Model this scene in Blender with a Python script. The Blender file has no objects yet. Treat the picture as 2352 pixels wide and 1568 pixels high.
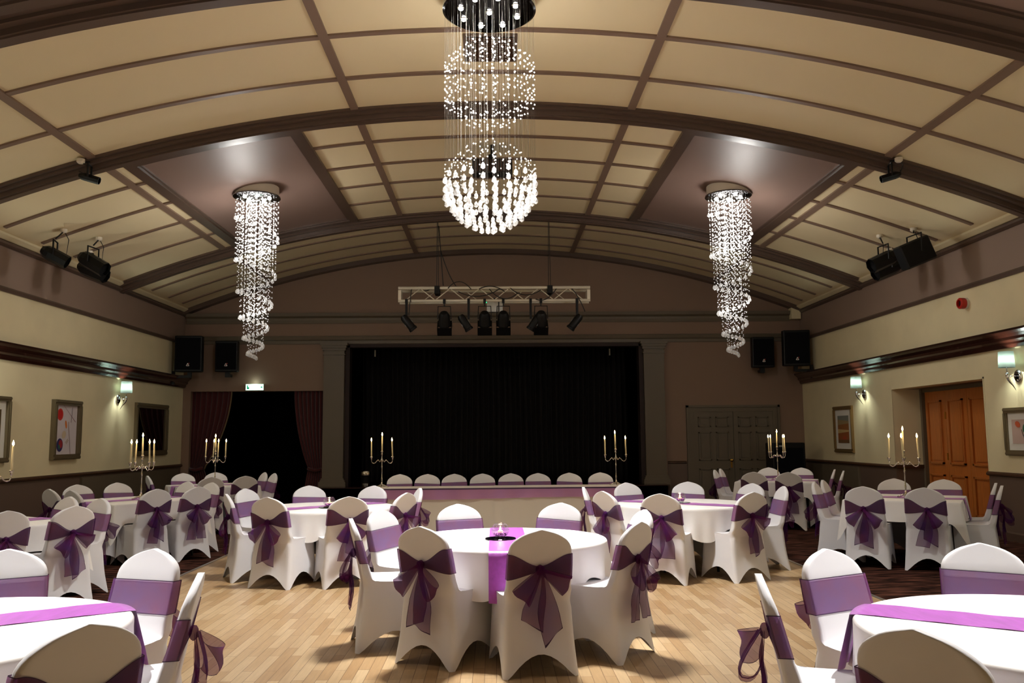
import bpy, bmesh, math, random
from mathutils import Vector, Matrix, Euler
pi = math.pi
sc = bpy.context.scene
COL = sc.collection
rnd = random.Random(7)

# ------------------------------------------------------------------ materials
def lin(c):
    return tuple(((v/255)/12.92 if v/255 <= .04045 else ((v/255+.055)/1.055)**2.4) for v in c)

def mat(name, rgb, rough=.6, metal=0., spec=.5, bump=None, noise=None, sheen=0., coat=0., trans=0.):
    m = bpy.data.materials.new(name); m.use_nodes = True
    nt = m.node_tree; b = nt.nodes['Principled BSDF']
    b.inputs['Base Color'].default_value = (*lin(rgb), 1)
    b.inputs['Roughness'].default_value = rough
    b.inputs['Metallic'].default_value = metal
    b.inputs['Specular IOR Level'].default_value = spec
    b.inputs['Sheen Weight'].default_value = sheen
    b.inputs['Coat Weight'].default_value = coat
    b.inputs['Transmission Weight'].default_value = trans
    tc = nt.nodes.new('ShaderNodeTexCoord')
    if noise:
        sc_, amt, stretch = noise
        mp = nt.nodes.new('ShaderNodeMapping'); mp.inputs['Scale'].default_value = stretch
        n = nt.nodes.new('ShaderNodeTexNoise'); n.inputs['Scale'].default_value = sc_; n.inputs['Detail'].default_value = 4
        r = nt.nodes.new('ShaderNodeValToRGB')
        r.color_ramp.elements[0].position = .3; r.color_ramp.elements[1].position = .7
        r.color_ramp.elements[0].color = (*[v*(1-amt) for v in lin(rgb)], 1)
        r.color_ramp.elements[1].color = (*[min(1, v*(1+amt)) for v in lin(rgb)], 1)
        nt.links.new(tc.outputs['Object'], mp.inputs['Vector']); nt.links.new(mp.outputs['Vector'], n.inputs['Vector'])
        nt.links.new(n.outputs['Fac'], r.inputs['Fac']); nt.links.new(r.outputs['Color'], b.inputs['Base Color'])
    if bump:
        n2 = nt.nodes.new('ShaderNodeTexNoise'); n2.inputs['Scale'].default_value = bump[0]; n2.inputs['Detail'].default_value = 3
        bp = nt.nodes.new('ShaderNodeBump'); bp.inputs['Strength'].default_value = bump[1]; bp.inputs['Distance'].default_value = .01
        nt.links.new(tc.outputs['Object'], n2.inputs['Vector']); nt.links.new(n2.outputs['Fac'], bp.inputs['Height'])
        nt.links.new(bp.outputs['Normal'], b.inputs['Normal'])
    return m

def emis(name, rgb, strength):
    m = bpy.data.materials.new(name); m.use_nodes = True
    nt = m.node_tree; nt.nodes.remove(nt.nodes['Principled BSDF'])
    e = nt.nodes.new('ShaderNodeEmission'); e.inputs['Color'].default_value = (*lin(rgb), 1); e.inputs['Strength'].default_value = strength
    nt.links.new(e.outputs[0], nt.nodes['Material Output'].inputs[0])
    return m

def sheer(name, rgb, rgb2, opac, transl=.35, scale=6):
    """woven sheer: part see-through, part diffuse and translucent, two-tone weave"""
    m = bpy.data.materials.new(name); m.use_nodes = True
    nt = m.node_tree; nt.nodes.remove(nt.nodes['Principled BSDF'])
    L = nt.links.new
    tc = nt.nodes.new('ShaderNodeTexCoord'); n = nt.nodes.new('ShaderNodeTexNoise'); n.inputs['Scale'].default_value = scale
    r = nt.nodes.new('ShaderNodeValToRGB'); r.color_ramp.elements[0].position = .35; r.color_ramp.elements[1].position = .65
    r.color_ramp.elements[0].color = (*lin(rgb), 1); r.color_ramp.elements[1].color = (*lin(rgb2), 1)
    L(tc.outputs['Object'], n.inputs['Vector']); L(n.outputs['Fac'], r.inputs['Fac'])
    d = nt.nodes.new('ShaderNodeBsdfDiffuse'); t = nt.nodes.new('ShaderNodeBsdfTranslucent'); g = nt.nodes.new('ShaderNodeBsdfGlossy')
    g.inputs['Roughness'].default_value = .45
    for s in (d, t, g): L(r.outputs['Color'], s.inputs['Color'])
    m1 = nt.nodes.new('ShaderNodeMixShader'); m1.inputs[0].default_value = transl; L(d.outputs[0], m1.inputs[1]); L(t.outputs[0], m1.inputs[2])
    m2 = nt.nodes.new('ShaderNodeMixShader'); m2.inputs[0].default_value = .15; L(m1.outputs[0], m2.inputs[1]); L(g.outputs[0], m2.inputs[2])
    tr = nt.nodes.new('ShaderNodeBsdfTransparent')
    tr.inputs['Color'].default_value = (.90, .78, .88, 1)
    m3 = nt.nodes.new('ShaderNodeMixShader'); m3.inputs[0].default_value = opac; L(tr.outputs[0], m3.inputs[1]); L(m2.outputs[0], m3.inputs[2])
    L(m3.outputs[0], nt.nodes['Material Output'].inputs[0])
    return m

def crystal_mat(name, clear=.38):
    m = bpy.data.materials.new(name); m.use_nodes = True
    nt = m.node_tree; nt.nodes.remove(nt.nodes['Principled BSDF']); L = nt.links.new
    d = nt.nodes.new('ShaderNodeBsdfTranslucent'); d.inputs['Color'].default_value = (.95, .95, .95, 1)
    d2 = nt.nodes.new('ShaderNodeBsdfDiffuse'); d2.inputs['Color'].default_value = (.95, .95, .95, 1)
    g = nt.nodes.new('ShaderNodeBsdfGlossy'); g.inputs['Roughness'].default_value = .12
    tr = nt.nodes.new('ShaderNodeBsdfTransparent')
    m0 = nt.nodes.new('ShaderNodeMixShader'); L(d.outputs[0], m0.inputs[1]); L(d2.outputs[0], m0.inputs[2])
    m1 = nt.nodes.new('ShaderNodeMixShader'); m1.inputs[0].default_value = .45; L(m0.outputs[0], m1.inputs[1]); L(g.outputs[0], m1.inputs[2])
    m2 = nt.nodes.new('ShaderNodeMixShader'); m2.inputs[0].default_value = 1-clear; L(tr.outputs[0], m2.inputs[1]); L(m1.outputs[0], m2.inputs[2])
    L(m2.outputs[0], nt.nodes['Material Output'].inputs[0])
    return m

M = {}
M['cream_wall'] = mat('cream_wall_paint', (228, 214, 174), .7, bump=(60, .08), noise=(1.5, .05, (1, 1, 1)))
M['cream_ceiling'] = mat('cream_ceiling_paint', (230, 212, 172), .75, bump=(120, .12))
M['rib'] = mat('brown_gloss_rib_paint', (128, 104, 88), .45)
M['beam'] = mat('brown_gloss_beam_paint', (88, 70, 59), .35)
M['mauve'] = mat('mauve_ceiling_paint', (132, 108, 98), .45, bump=(80, .05))
M['frieze'] = mat('mauve_frieze_paint', (142, 120, 106), .6)
M['dado'] = mat('taupe_dado_paint', (104, 85, 72), .6)
M['darkwood'] = mat('dark_stained_wood', (48, 22, 15), .22, coat=.4, noise=(6, .3, (1, 6, 1)))
M['reveal'] = mat('dark_reveal_paint', (44, 26, 20), .7)
M['railwood'] = mat('brown_wood_rail', (70, 44, 26), .35, noise=(8, .25, (1, 4, 1)))
M['backwall'] = mat('taupe_back_wall_paint', (136, 110, 90), .65)
M['olive'] = mat('olive_grey_paint', (104, 92, 74), .5)
M['oak'] = mat('varnished_oak', (196, 116, 52), .32, coat=.3, noise=(5, .15, (1, 14, .8)))
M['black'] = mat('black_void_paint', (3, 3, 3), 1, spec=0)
M['blackcloth'] = mat('black_stage_cloth', (16, 9, 8), .85, noise=(3, .5, (4, 1, .3)))
M['maroon'] = mat('maroon_velvet', (78, 14, 16), .8, sheen=.2)
M['fringe'] = mat('gold_fringe', (120, 100, 70), .8)
M['blackmetal'] = mat('black_painted_metal', (8, 8, 9), .45, spec=.3)
M['speaker'] = mat('black_speaker_grille', (5, 5, 9), .8, spec=.15, bump=(300, .3))
M['truss'] = mat('pale_grey_truss', (222, 212, 190), .4, metal=.1)
M['chrome'] = mat('chrome', (225, 225, 228), .08, metal=1)
M['silver'] = mat('polished_silver', (215, 210, 200), .16, metal=1)
M['disc'] = mat('mirror_steel', (120, 120, 124), .12, metal=1)
M['canopy'] = mat('cream_enamel', (225, 215, 195), .3)
M['cable'] = mat('black_cable', (14, 13, 12), .5)
M['cover'] = mat('white_stretch_fabric', (228, 228, 233), .62, sheen=.2, bump=(9, .10))
M['linen'] = mat('white_linen', (238, 236, 234), .75, bump=(400, .06))
M['headlinen'] = mat('ivory_linen', (224, 217, 204), .75, bump=(300, .06))
M['runner'] = mat('purple_satin', (176, 78, 190), .42, sheen=.3, noise=(40, .12, (1, .15, 1)), bump=(120, .1))
M['sash'] = sheer('purple_organza', (150, 92, 134), (134, 96, 156), .60, .3, 5)
M['gather'] = sheer('purple_organza_gathered', (96, 36, 72), (74, 40, 100), .70, .35, 9)
M['bow'] = sheer('purple_organza_bow', (104, 38, 78), (76, 40, 112), .60, .45, 9)
M['hem'] = mat('purple_wired_hem', (52, 18, 62), .6)
M['swag'] = sheer('lilac_organza', (208, 152, 196), (200, 148, 200), .72, .3, 3)
M['wax'] = mat('cream_wax', (236, 222, 176), .45, trans=.0)
M['flame'] = emis('candle_flame', (255, 214, 150), 40)
M['bulb'] = emis('halogen_bulb', (255, 248, 236), 90)
M['crystal'] = crystal_mat('cut_crystal', .5)
M['bead'] = crystal_mat('crystal_bead', .3)
M['wire'] = mat('bright_wire', (84, 80, 74), .35, metal=.3)
M['carpet_steel'] = mat('aluminium_edge', (150, 146, 138), .35, metal=.8)
M['red'] = mat('red_plastic', (186, 30, 18), .4)
M['white'] = mat('white_plastic', (226, 224, 216), .4)
M['brass'] = mat('brass', (190, 150, 70), .25, metal=1)
M['gilt'] = mat('gilt_frame', (150, 122, 78), .3, metal=.6)
M['bronze'] = mat('bronze_frame', (112, 98, 72), .38, metal=.3)
M['mount'] = mat('white_mount_card', (222, 218, 208), .8)
M['mirror'] = mat('mirror_glass', (120, 120, 120), .03, metal=1)
M['blackmirror'] = mat('black_mirror_glass', (14, 10, 20), .05)
def glass_mat():
    m = bpy.data.materials.new('thin_clear_glass'); m.use_nodes = True
    nt = m.node_tree; nt.nodes.remove(nt.nodes['Principled BSDF']); L = nt.links.new
    tr = nt.nodes.new('ShaderNodeBsdfTransparent'); tr.inputs['Color'].default_value = (.97, .97, .98, 1)
    g = nt.nodes.new('ShaderNodeBsdfGlossy'); g.inputs['Roughness'].default_value = .04
    x = nt.nodes.new('ShaderNodeMixShader'); x.inputs[0].default_value = .13
    L(tr.outputs[0], x.inputs[1]); L(g.outputs[0], x.inputs[2]); L(x.outputs[0], nt.nodes['Material Output'].inputs[0])
    return m
M['glass'] = glass_mat()
M['gel'] = mat('purple_gel_beads', (170, 110, 190), .15)
M['exit'] = emis('exit_sign_lit_face', (190, 255, 225), 2.6)
M['exitgreen'] = emis('exit_sign_green_print', (20, 150, 100), .9)
M['led'] = emis('green_led', (20, 255, 150), 4)
M['labelpale'] = mat('pale_label_print', (150, 150, 150), .5)

def shade_mat():
    m = bpy.data.materials.new('teal_grey_shade_fabric'); m.use_nodes = True
    nt = m.node_tree; nt.nodes.remove(nt.nodes['Principled BSDF']); L = nt.links.new
    d = nt.nodes.new('ShaderNodeBsdfDiffuse'); d.inputs['Color'].default_value = (*lin((92, 100, 100)), 1)
    t = nt.nodes.new('ShaderNodeBsdfTranslucent'); t.inputs['Color'].default_value = (*lin((228, 236, 230)), 1)
    x = nt.nodes.new('ShaderNodeMixShader'); x.inputs[0].default_value = .5
    L(d.outputs[0], x.inputs[1]); L(t.outputs[0], x.inputs[2]); L(x.outputs[0], nt.nodes['Material Output'].inputs[0])
    return m
M['shade'] = shade_mat()

def floor_mat():
    m = bpy.data.materials.new('maple_strip_floor'); m.use_nodes = True
    nt = m.node_tree; b = nt.nodes['Principled BSDF']; L = nt.links.new
    tc = nt.nodes.new('ShaderNodeTexCoord'); mp = nt.nodes.new('ShaderNodeMapping')
    mp.inputs['Rotation'].default_value = (0, 0, pi/2)
    br = nt.nodes.new('ShaderNodeTexBrick'); br.offset = .37; br.offset_frequency = 2
    br.inputs['Scale'].default_value = 1; br.inputs['Brick Width'].default_value = .62; br.inputs['Row Height'].default_value = .075
    br.inputs['Mortar Size'].default_value = .0016; br.inputs['Bias'].default_value = 0
    br.inputs['Color1'].default_value = (*lin((204, 178, 140)), 1); br.inputs['Color2'].default_value = (*lin((174, 140, 98)), 1)
    br.inputs['Mortar'].default_value = (*lin((110, 82, 54)), 1)
    n = nt.nodes.new('ShaderNodeTexNoise'); n.inputs['Scale'].default_value = 6; n.inputs['Detail'].default_value = 5
    mp2 = nt.nodes.new('ShaderNodeMapping'); mp2.inputs['Scale'].default_value = (9, .7, 1)
    r = nt.nodes.new('ShaderNodeValToRGB'); r.color_ramp.elements[0].color = (.72, .7, .66, 1); r.color_ramp.elements[1].color = (1.12, 1.1, 1.08, 1)
    mx = nt.nodes.new('ShaderNodeMix'); mx.data_type = 'RGBA'; mx.blend_type = 'MULTIPLY'; mx.inputs[0].default_value = 1
    L(tc.outputs['Object'], mp.inputs['Vector']); L(mp.outputs['Vector'], br.inputs['Vector'])
    L(tc.outputs['Object'], mp2.inputs['Vector']); L(mp2.outputs['Vector'], n.inputs['Vector']); L(n.outputs['Fac'], r.inputs['Fac'])
    L(br.outputs['Color'], mx.inputs[6]); L(r.outputs['Color'], mx.inputs[7]); L(mx.outputs[2], b.inputs['Base Color'])
    b.inputs['Roughness'].default_value = .38
    return m
M['floor'] = floor_mat()

def carpet_mat():
    m = bpy.data.materials.new('patterned_brown_carpet'); m.use_nodes = True
    nt = m.node_tree; b = nt.nodes['Principled BSDF']; L = nt.links.new
    tc = nt.nodes.new('ShaderNodeTexCoord'); mp = nt.nodes.new('ShaderNodeMapping'); mp.inputs['Scale'].default_value = (2.2, 9, 1)
    n = nt.nodes.new('ShaderNodeTexNoise'); n.inputs['Scale'].default_value = 1.6; n.inputs['Detail'].default_value = 5; n.inputs['Distortion'].default_value = .6
    r = nt.nodes.new('ShaderNodeValToRGB'); r.color_ramp.elements[0].position = .42; r.color_ramp.elements[1].position = .66
    r.color_ramp.elements[0].color = (*lin((30, 16, 12)), 1); r.color_ramp.elements[1].color = (*lin((98, 62, 50)), 1)
    L(tc.outputs['Object'], mp.inputs['Vector']); L(mp.outputs['Vector'], n.inputs['Vector']); L(n.outputs['Fac'], r.inputs['Fac'])
    L(r.outputs['Color'], b.inputs['Base Color']); b.inputs['Roughness'].default_value = 1; b.inputs['Specular IOR Level'].default_value = .05
    return m
M['carpet'] = carpet_mat()

# ------------------------------------------------------------------ mesh helpers
class MB:
    def __init__(s): s.v = []; s.f = []; s.m = []
    def add(s, verts, faces, mi=0):
        o = len(s.v); s.v += [tuple(p) for p in verts]
        s.f += [tuple(i+o for i in f) for f in faces]; s.m += [mi]*len(faces); return s
    def box(s, x0, x1, y0, y1, z0, z1, mi=0, mtx=None):
        v = [(x, y, z) for z in (z0, z1) for y in (y0, y1) for x in (x0, x1)]
        if mtx is not None: v = [mtx @ Vector(p) for p in v]
        return s.add(v, [(0, 2, 3, 1), (4, 5, 7, 6), (0, 1, 5, 4), (2, 6, 7, 3), (0, 4, 6, 2), (1, 3, 7, 5)], mi)
    def grid(s, fn, nu, nv, mi=0, closeu=False, mfn=None):
        o = len(s.v); cu = nu if closeu else nu+1
        for j in range(nv+1):
            for i in range(cu): s.v.append(tuple(fn(i/nu, j/nv)))
        for j in range(nv):
            for i in range(nu):
                a = o+j*cu+i; b = o+j*cu+(i+1) % cu
                s.f.append((a, b, b+cu, a+cu)); s.m.append(mfn(i, j) if mfn else mi)
        return s
    def lathe(s, prof, n=24, mi=0, c=(0, 0, 0), mtx=None, cap=True):
        vs = []
        for r, z in prof:
            for i in range(n):
                a = 2*pi*i/n; vs.append(Vector((c[0]+r*math.cos(a), c[1]+r*math.sin(a), c[2]+z)))
        if mtx is not None: vs = [mtx @ p for p in vs]
        fs = []
        for j in range(len(prof)-1):
            for i in range(n):
                fs.append((j*n+i, j*n+(i+1) % n, (j+1)*n+(i+1) % n, (j+1)*n+i))
        if cap:
            if prof[0][0] > 1e-5: fs.append(tuple(range(n-1, -1, -1)))
            if prof[-1][0] > 1e-5: fs.append(tuple((len(prof)-1)*n+i for i in range(n)))
        return s.add(vs, fs, mi)
    def tube(s, pts, r, n=8, mi=0):
        pts = [Vector(p) for p in pts]; rs = r if isinstance(r, (list, tuple)) else [r]*len(pts)
        vs = []; up = Vector((0, 0, 1)); last = None
        for k, p in enumerate(pts):
            t = (pts[min(k+1, len(pts)-1)]-pts[max(k-1, 0)]).normalized()
            if last is None:
                a = t.orthogonal().normalized()
            else:
                a = (last - t*last.dot(t))
                a = a.normalized() if a.length > 1e-6 else t.orthogonal().normalized()
            last = a; b = t.cross(a)
            for i in range(n):
                th = 2*pi*i/n; vs.append(p+(a*math.cos(th)+b*math.sin(th))*rs[k])
        fs = [(k*n+i, k*n+(i+1) % n, (k+1)*n+(i+1) % n, (k+1)*n+i) for k in range(len(pts)-1) for i in range(n)]
        fs += [tuple(range(n-1, -1, -1)), tuple((len(pts)-1)*n+i for i in range(n))]
        return s.add(vs, fs, mi)
    def ico(s, c, r, sub=1, mi=0, sz=1., tip=0.):
        V, F = ICO[sub]
        vs = []
        for p in V:
            z = p[2]*sz
            if tip and p[2] > .0: k = p[2]; z += tip*k**4; 
            q = (1-.45*max(0, p[2])**2 if tip else 1)
            vs.append((c[0]+p[0]*r*q, c[1]+p[1]*r*q, c[2]+z*r))
        return s.add(vs, F, mi)
    def build(s, name, mats, parent=None, smooth=False, angle=None, fix=False):
        me = bpy.data.meshes.new(name); me.from_pydata(s.v, [], s.f)
        for m in (mats if isinstance(mats, (list, tuple)) else [mats]): me.materials.append(m)
        me.polygons.foreach_set('material_index', s.m)
        if smooth: me.polygons.foreach_set('use_smooth', [True]*len(s.f))
        if fix:
            bm = bmesh.new(); bm.from_mesh(me); bmesh.ops.recalc_face_normals(bm, faces=bm.faces); bm.to_mesh(me); bm.free()
        me.update()
        if angle is not None:
            try: me.set_sharp_from_angle(angle=angle)
            except Exception: pass
        o = bpy.data.objects.new(name, me); COL.objects.link(o)
        if parent is not None: o.parent = parent
        return o
def lerp(a, b, t): return a+(b-a)*t
def interp(tab, z):
    if z <= tab[0][0]: return tab[0][1]
    for (a, va), (b, vb) in zip(tab, tab[1:]):
        if z <= b:
            t = (z-a)/(b-a); return va+(vb-va)*t
    return tab[-1][1]
ICO = {}
for sub in (1, 2, 3):
    bm = bmesh.new(); bmesh.ops.create_icosphere(bm, subdivisions=sub, radius=1)
    bm.verts.index_update()
    ICO[sub] = ([tuple(v.co) for v in bm.verts], [tuple(v.index for v in f.verts) for f in bm.faces]); bm.free()

def empty(name, loc=(0, 0, 0), rz=0., label=None, cat=None, group=None):
    o = bpy.data.objects.new(name, None); COL.objects.link(o); o.location = loc; o.rotation_euler = (0, 0, rz)
    o.empty_display_size = .1
    return tag(o, label, cat, group)
def tag(o, label=None, cat=None, group=None, kind=None):
    if label: o['label'] = label
    if cat: o['category'] = cat
    if group: o['group'] = group
    if kind: o['kind'] = kind
    return o
def struct(o, label=None): return tag(o, label, kind='structure')
def copy_tree(o, parent=None):
    c = o.copy(); COL.objects.link(c)
    if parent is not None: c.parent = parent
    for ch in o.children: copy_tree(ch, c)
    return c
def light(kind, name, loc, energy, color=(1, 1, 1), **kw):
    d = bpy.data.lights.new(name, kind); d.energy = energy; d.color = color
    for k, v in kw.items(): setattr(d, k, v)
    o = bpy.data.objects.new(name, d); COL.objects.link(o); o.location = loc
    return o

# ------------------------------------------------------------------ the room
HW, YB, YF = 7.2, 20.0, -4.0
def zc(x): return 5.89 - x*x/36.5
TN = [0]
def trim_name(): TN[0] += 1; return 'trim_%d' % TN[0]

# floors
fl = MB().box(-7.9, 8.2, YF, 24, -.12, -.001).build('floor', M['carpet']); struct(fl)
df = MB().box(-3.49, 3.51, YF+.1, 13.9, -.001, .004).build('floor_dance', M['floor']); struct(df, 'maple strip dance floor')
for x in (-3.49, 3.51):
    struct(MB().box(x-.02, x+.02, YF+.1, 13.9, -.001, .009).build(trim_name(), M['carpet_steel']))

# vault
def vault(u, v): x = -7.35+14.7*u; return (x, YF+(YB+.1-YF)*v, zc(x))
b = MB().grid(vault, 64, 24).grid(lambda u, v: (-7.35+14.7*(1-u), YF+(YB+.1-YF)*v, zc(-7.35+14.7*(1-u))+.12), 64, 24)
struct(b.build('ceiling', M['cream_ceiling'], smooth=True))

def arc_rib(y0, y1, d0, d1, x0, x1, n=48, m=None, off=0.):
    """strip that follows the vault: from y0 to y1 at depth d0..d1 below it"""
    b = MB()
    ring = []
    for i in range(n+1):
        x = x0+(x1-x0)*i/n
        nx = 2*x/36.5; ln = math.hypot(1, nx); nrm = (-nx/ln*1, -1/ln)
        z = zc(x)+off
        ring.append([(x+nrm[0]*d0, y0, z+nrm[1]*d0), (x+nrm[0]*d1, y0, z+nrm[1]*d1), (x+nrm[0]*d1, y1, z+nrm[1]*d1), (x+nrm[0]*d0, y1, z+nrm[1]*d0)])
    vs = [p for r in ring for p in r]; fs = []
    for i in range(n):
        for k in range(4):
            fs.append((i*4+k, i*4+(k+1) % 4, (i+1)*4+(k+1) % 4, (i+1)*4+k))
    fs += [(3, 2, 1, 0), tuple(n*4+k for k in range(4))]
    return b.add(vs, fs)
def beam(y0, y1):
    w = y1-y0; b = MB()
    for a, c, d in ((0, 1, .035), (.12, .88, .07), (.3, .7, .13), (.36, .64, .15)):
        t = arc_rib(y0+w*a, y0+w*c, -.01, d, -7.24, 7.24, 56); b.add(t.v, t.f)
    struct(b.build(trim_name(), M['beam'], fix=True))
beam(7.48, 7.96); beam(10.88, 11.26); beam(16.3, 16.76)
struct(arc_rib(19.78, 20.02, -.01, .10, -7.2, 7.2, 56).build(trim_name(), M['beam'], fix=True))
RW = .038
def crib(y, segs):
    for x0, x1 in segs:
        struct(arc_rib(y-RW, y+RW, -.01, .022, x0, x1, 40).build(trim_name(), M['rib'], fix=True))
for y in (8.86, 9.95): crib(y, [(-7.0, 7.0)])
for y in (12.18, 13.2, 14.22, 15.26): crib(y, [(-7.0, -5.0), (-2.62, 2.62), (5.0, 7.0)])
for y in (17.48, 18.38, 19.2): crib(y, [(-7.0, 7.0)])
def lrib(x, y0, y1):
    t = math.atan(2*x/36.5); mt = Matrix.Translation((x, 0, zc(x))) @ Matrix.Rotation(t, 4, 'Y')
    struct(MB().box(-.05, .05, y0, y1, -.03, .012, mtx=mt).build(trim_name(), M['rib']))
for x in (-5.2, -1.82, 1.82, 5.2):
    for y0, y1 in ((7.96, 10.88), (11.26, 16.3), (16.76, 19.8)): lrib(x, y0, y1)
# mauve panels with their frames, near bay and middle bay
for (y0, y1) in ((11.44, 16.12), (2.9, 7.3)):
    for sx in (-1, 1):
        xa, xb = sorted((sx*2.76, sx*4.86))
        struct(arc_rib(y0, y1, -.01, .012, xa, xb, 24).build('ceiling_panel', M['mauve'], fix=True))
        b = MB()
        for (p, q, r0, r1) in ((xa-.14, xb+.14, y0-.14, y0), (xa-.14, xb+.14, y1, y1+.14), (xa-.14, xa, y0-.14, y1+.14), (xb, xb+.14, y0-.14, y1+.14)):
            t = arc_rib(r0, r1, -.01, .06, p, q, 16); b.add(t.v, t.f)
        for (p, q, r0, r1) in ((xa-.06, xb+.06, y0-.06, y0+.04), (xa-.06, xb+.06, y1-.04, y1+.06), (xa-.06, xa+.04, y0, y1), (xb-.04, xb+.06, y0, y1)):
            t = arc_rib(r0, r1, -.01, .035, p, q, 16); b.add(t.v, t.f)
        struct(b.build(trim_name(), M['beam'], fix=True))

# side walls in zones; the right one has the door recess
ZN = ((0, .9, 0), (.9, 3.72, 1), (3.72, 4.6, 2))
REC = (12.54, 15.47, 2.30)
def side_wall(name, sx):
    b = MB()
    for z0, z1, mi in ZN:
        x0, x1 = sorted((sx*HW, sx*(HW+.25)))
        if sx < 0:
            b.box(x0, x1, YF, YB, z0, z1, mi)
        else:
            if z0 < REC[2]:
                b.box(x0, x1, YF, REC[0], z0, min(z1, 9), mi); b.box(x0, x1, REC[1], YB, z0, z1, mi)
                if z1 > REC[2]: b.box(x0, x1, REC[0], REC[1], REC[2], z1, mi)
            else: b.box(x0, x1, YF, YB, z0, z1, mi)
    if sx > 0:   # jambs, head and back of the recess
        for (y0, y1) in ((REC[1], REC[1]+.35), (REC[0]-.35, REC[0])):
            b.box(HW+.25, 7.95, y0, y1, 0, .9, 0); b.box(HW+.25, 7.95, y0, y1, .9, REC[2]+.2, 1)
        b.box(HW+.25, 7.95, REC[0], REC[1], REC[2], REC[2]+.2, 3)
        b.box(7.85, 8.05, REC[0]-.35, REC[1]+.35, 0, REC[2]+.2, 4)
    struct(b.build(name, [M['dado'], M['cream_wall'], M['frieze'], M['olive'], M['black']]))
side_wall('wall_left', -1); side_wall('wall_right', 1)
struct(MB().box(-7.6, 8.2, YF-.2, YF, 0, 6.1).build('wall_rear', M['cream_wall']))

def run_trim(sx, prof, m, segs, name=None):
    """extrude a (depth, z) profile along a side wall"""
    b = MB()
    for y0, y1 in segs:
        n = len(prof); vs = [(sx*(HW-d), y, z) for y in (y0, y1) for d, z in prof]
        fs = [(i, (i+1) % n, n+(i+1) % n, n+i) for i in range(n)] + [tuple(range(n)), tuple(range(2*n-1, n-1, -1))]
        b.add(vs, fs)
    struct(b.build(name or trim_name(), m, fix=True))
PICT = [(-.01, 2.68), (.05, 2.68), (.07, 2.72), (.07, 2.75), (.11, 2.78), (.11, 2.82), (.15, 2.86), (.19, 2.89), (.19, 2.92), (-.01, 2.92)]
CHAIR = [(-.01, .89), (.02, .89), (.045, .905), (.045, .925), (.025, .95), (-.01, .95)]
CORN = [(-.01, 4.34), (.03, 4.34), (.06, 4.37), (.06, 4.40), (.03, 4.43), (-.01, 4.43)]
FRZ = [(-.01, 3.68), (.025, 3.68), (.03, 3.73), (.015, 3.755), (-.01, 3.755)]
COVE = [(-.01, 4.43), (.05, 4.43), (.12, 4.475), (.14, 4.50), (-.01, 4.54)]
SKIRT = [(-.01, 0), (.02, 0), (.02, .11), (.012, .13), (-.01, .13)]
for sx in (-1, 1):
    open_ = [(YF, YB)] if sx < 0 else [(YF, REC[0]), (REC[1], YB)]
    run_trim(sx, PICT, M['darkwood'], [(YF, YB-.02)])
    run_trim(sx, CHAIR, M['railwood'], open_)
    run_trim(sx, CORN, M['beam'], [(YF, YB)])
    run_trim(sx, COVE, M['cream_wall'], [(YF, YB)])
    run_trim(sx, FRZ, M['beam'], [(YF, YB)])
    run_trim(sx, SKIRT, M['beam'], open_, 'baseboard_left' if sx < 0 else 'baseboard_right')
# thicker boxed dado near the stage corners, rail return inside the door recess
struct(MB().box(-HW, -HW+.05, 15.2, 19.7, 0, .86).build(trim_name(), M['olive']))
struct(MB().box(HW-.05, HW, 17.0, 19.7, 0, .86).build(trim_name(), M['olive']))
struct(MB().box(HW+.001, 7.76, REC[1]-.03, REC[1], .89, .95).build(trim_name(), M['railwood']))
struct(MB().box(HW-.006, HW+.004, REC[1], REC[1]+.03, .95, REC[2]+.03).box(HW-.006, HW+.004, REC[0]-.03, REC[0], .95, REC[2]+.03).box(HW-.006, HW+.004, REC[0]-.03, REC[1]+.03, REC[2], REC[2]+.03).build(trim_name(), M['cream_wall']))

# back wall with the stage opening and the left doorway
SO = (-3.47, 3.47, 3.66); LO = (-7.02, -3.98, 2.60)
b = MB()
b.box(-7.4, LO[0], YB, YB+.25, 0, 2.6); b.box(LO[1], SO[0], YB, YB+.25, 0, SO[2]); b.box(LO[0], LO[1], YB, YB+.25, LO[2], SO[2])
b.box(-7.4, LO[0], YB, YB+.25, 2.6, SO[2])
b.box(SO[1], 7.4, YB, YB+.25, 0, SO[2]); b.box(-7.4, 7.4, YB, YB+.25, SO[2], 4.3)
n = 48
for i in range(n):
    x0 = -7.4+14.8*i/n; x1 = -7.4+14.8*(i+1)/n
    b.add([(x0, YB, 4.3), (x1, YB, 4.3), (x1, YB, zc(x1)+.05), (x0, YB, zc(x0)+.05), (x0, YB+.25, 4.3), (x1, YB+.25, 4.3), (x1, YB+.25, zc(x1)+.05), (x0, YB+.25, zc(x0)+.05)],
          [(0, 1, 2, 3), (4, 7, 6, 5), (3, 2, 6, 7)])
struct(b.build('wall_back', M['backwall']))
def back_trim(prof, x0, x1, m, name=None, yb=YB):
    n = len(prof); vs = [(x, yb-d, z) for x in (x0, x1) for d, z in prof]
    fs = [(i, (i+1) % n, n+(i+1) % n, n+i) for i in range(n)] + [tuple(range(n)), tuple(range(2*n-1, n-1, -1))]
    struct(MB().add(vs, fs).build(name or trim_name(), m, fix=True))
back_trim([(-.01, 4.17), (.03, 4.17), (.05, 4.24), (.05, 4.29), (.12, 4.33), (.14, 4.40), (-.01, 4.42)], -7.16, 6.95, M['olive'])
back_trim([(-.01, 3.69), (.04, 3.69), (.04, 3.76), (.07, 3.78), (.10, 3.86), (-.01, 3.88)], -7.16, 7.16, M['olive'])
struct(MB().box(6.95, 7.17, YB-.2, YB, 4.2, 4.55).build(trim_name(), M['cream_wall']))
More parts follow.
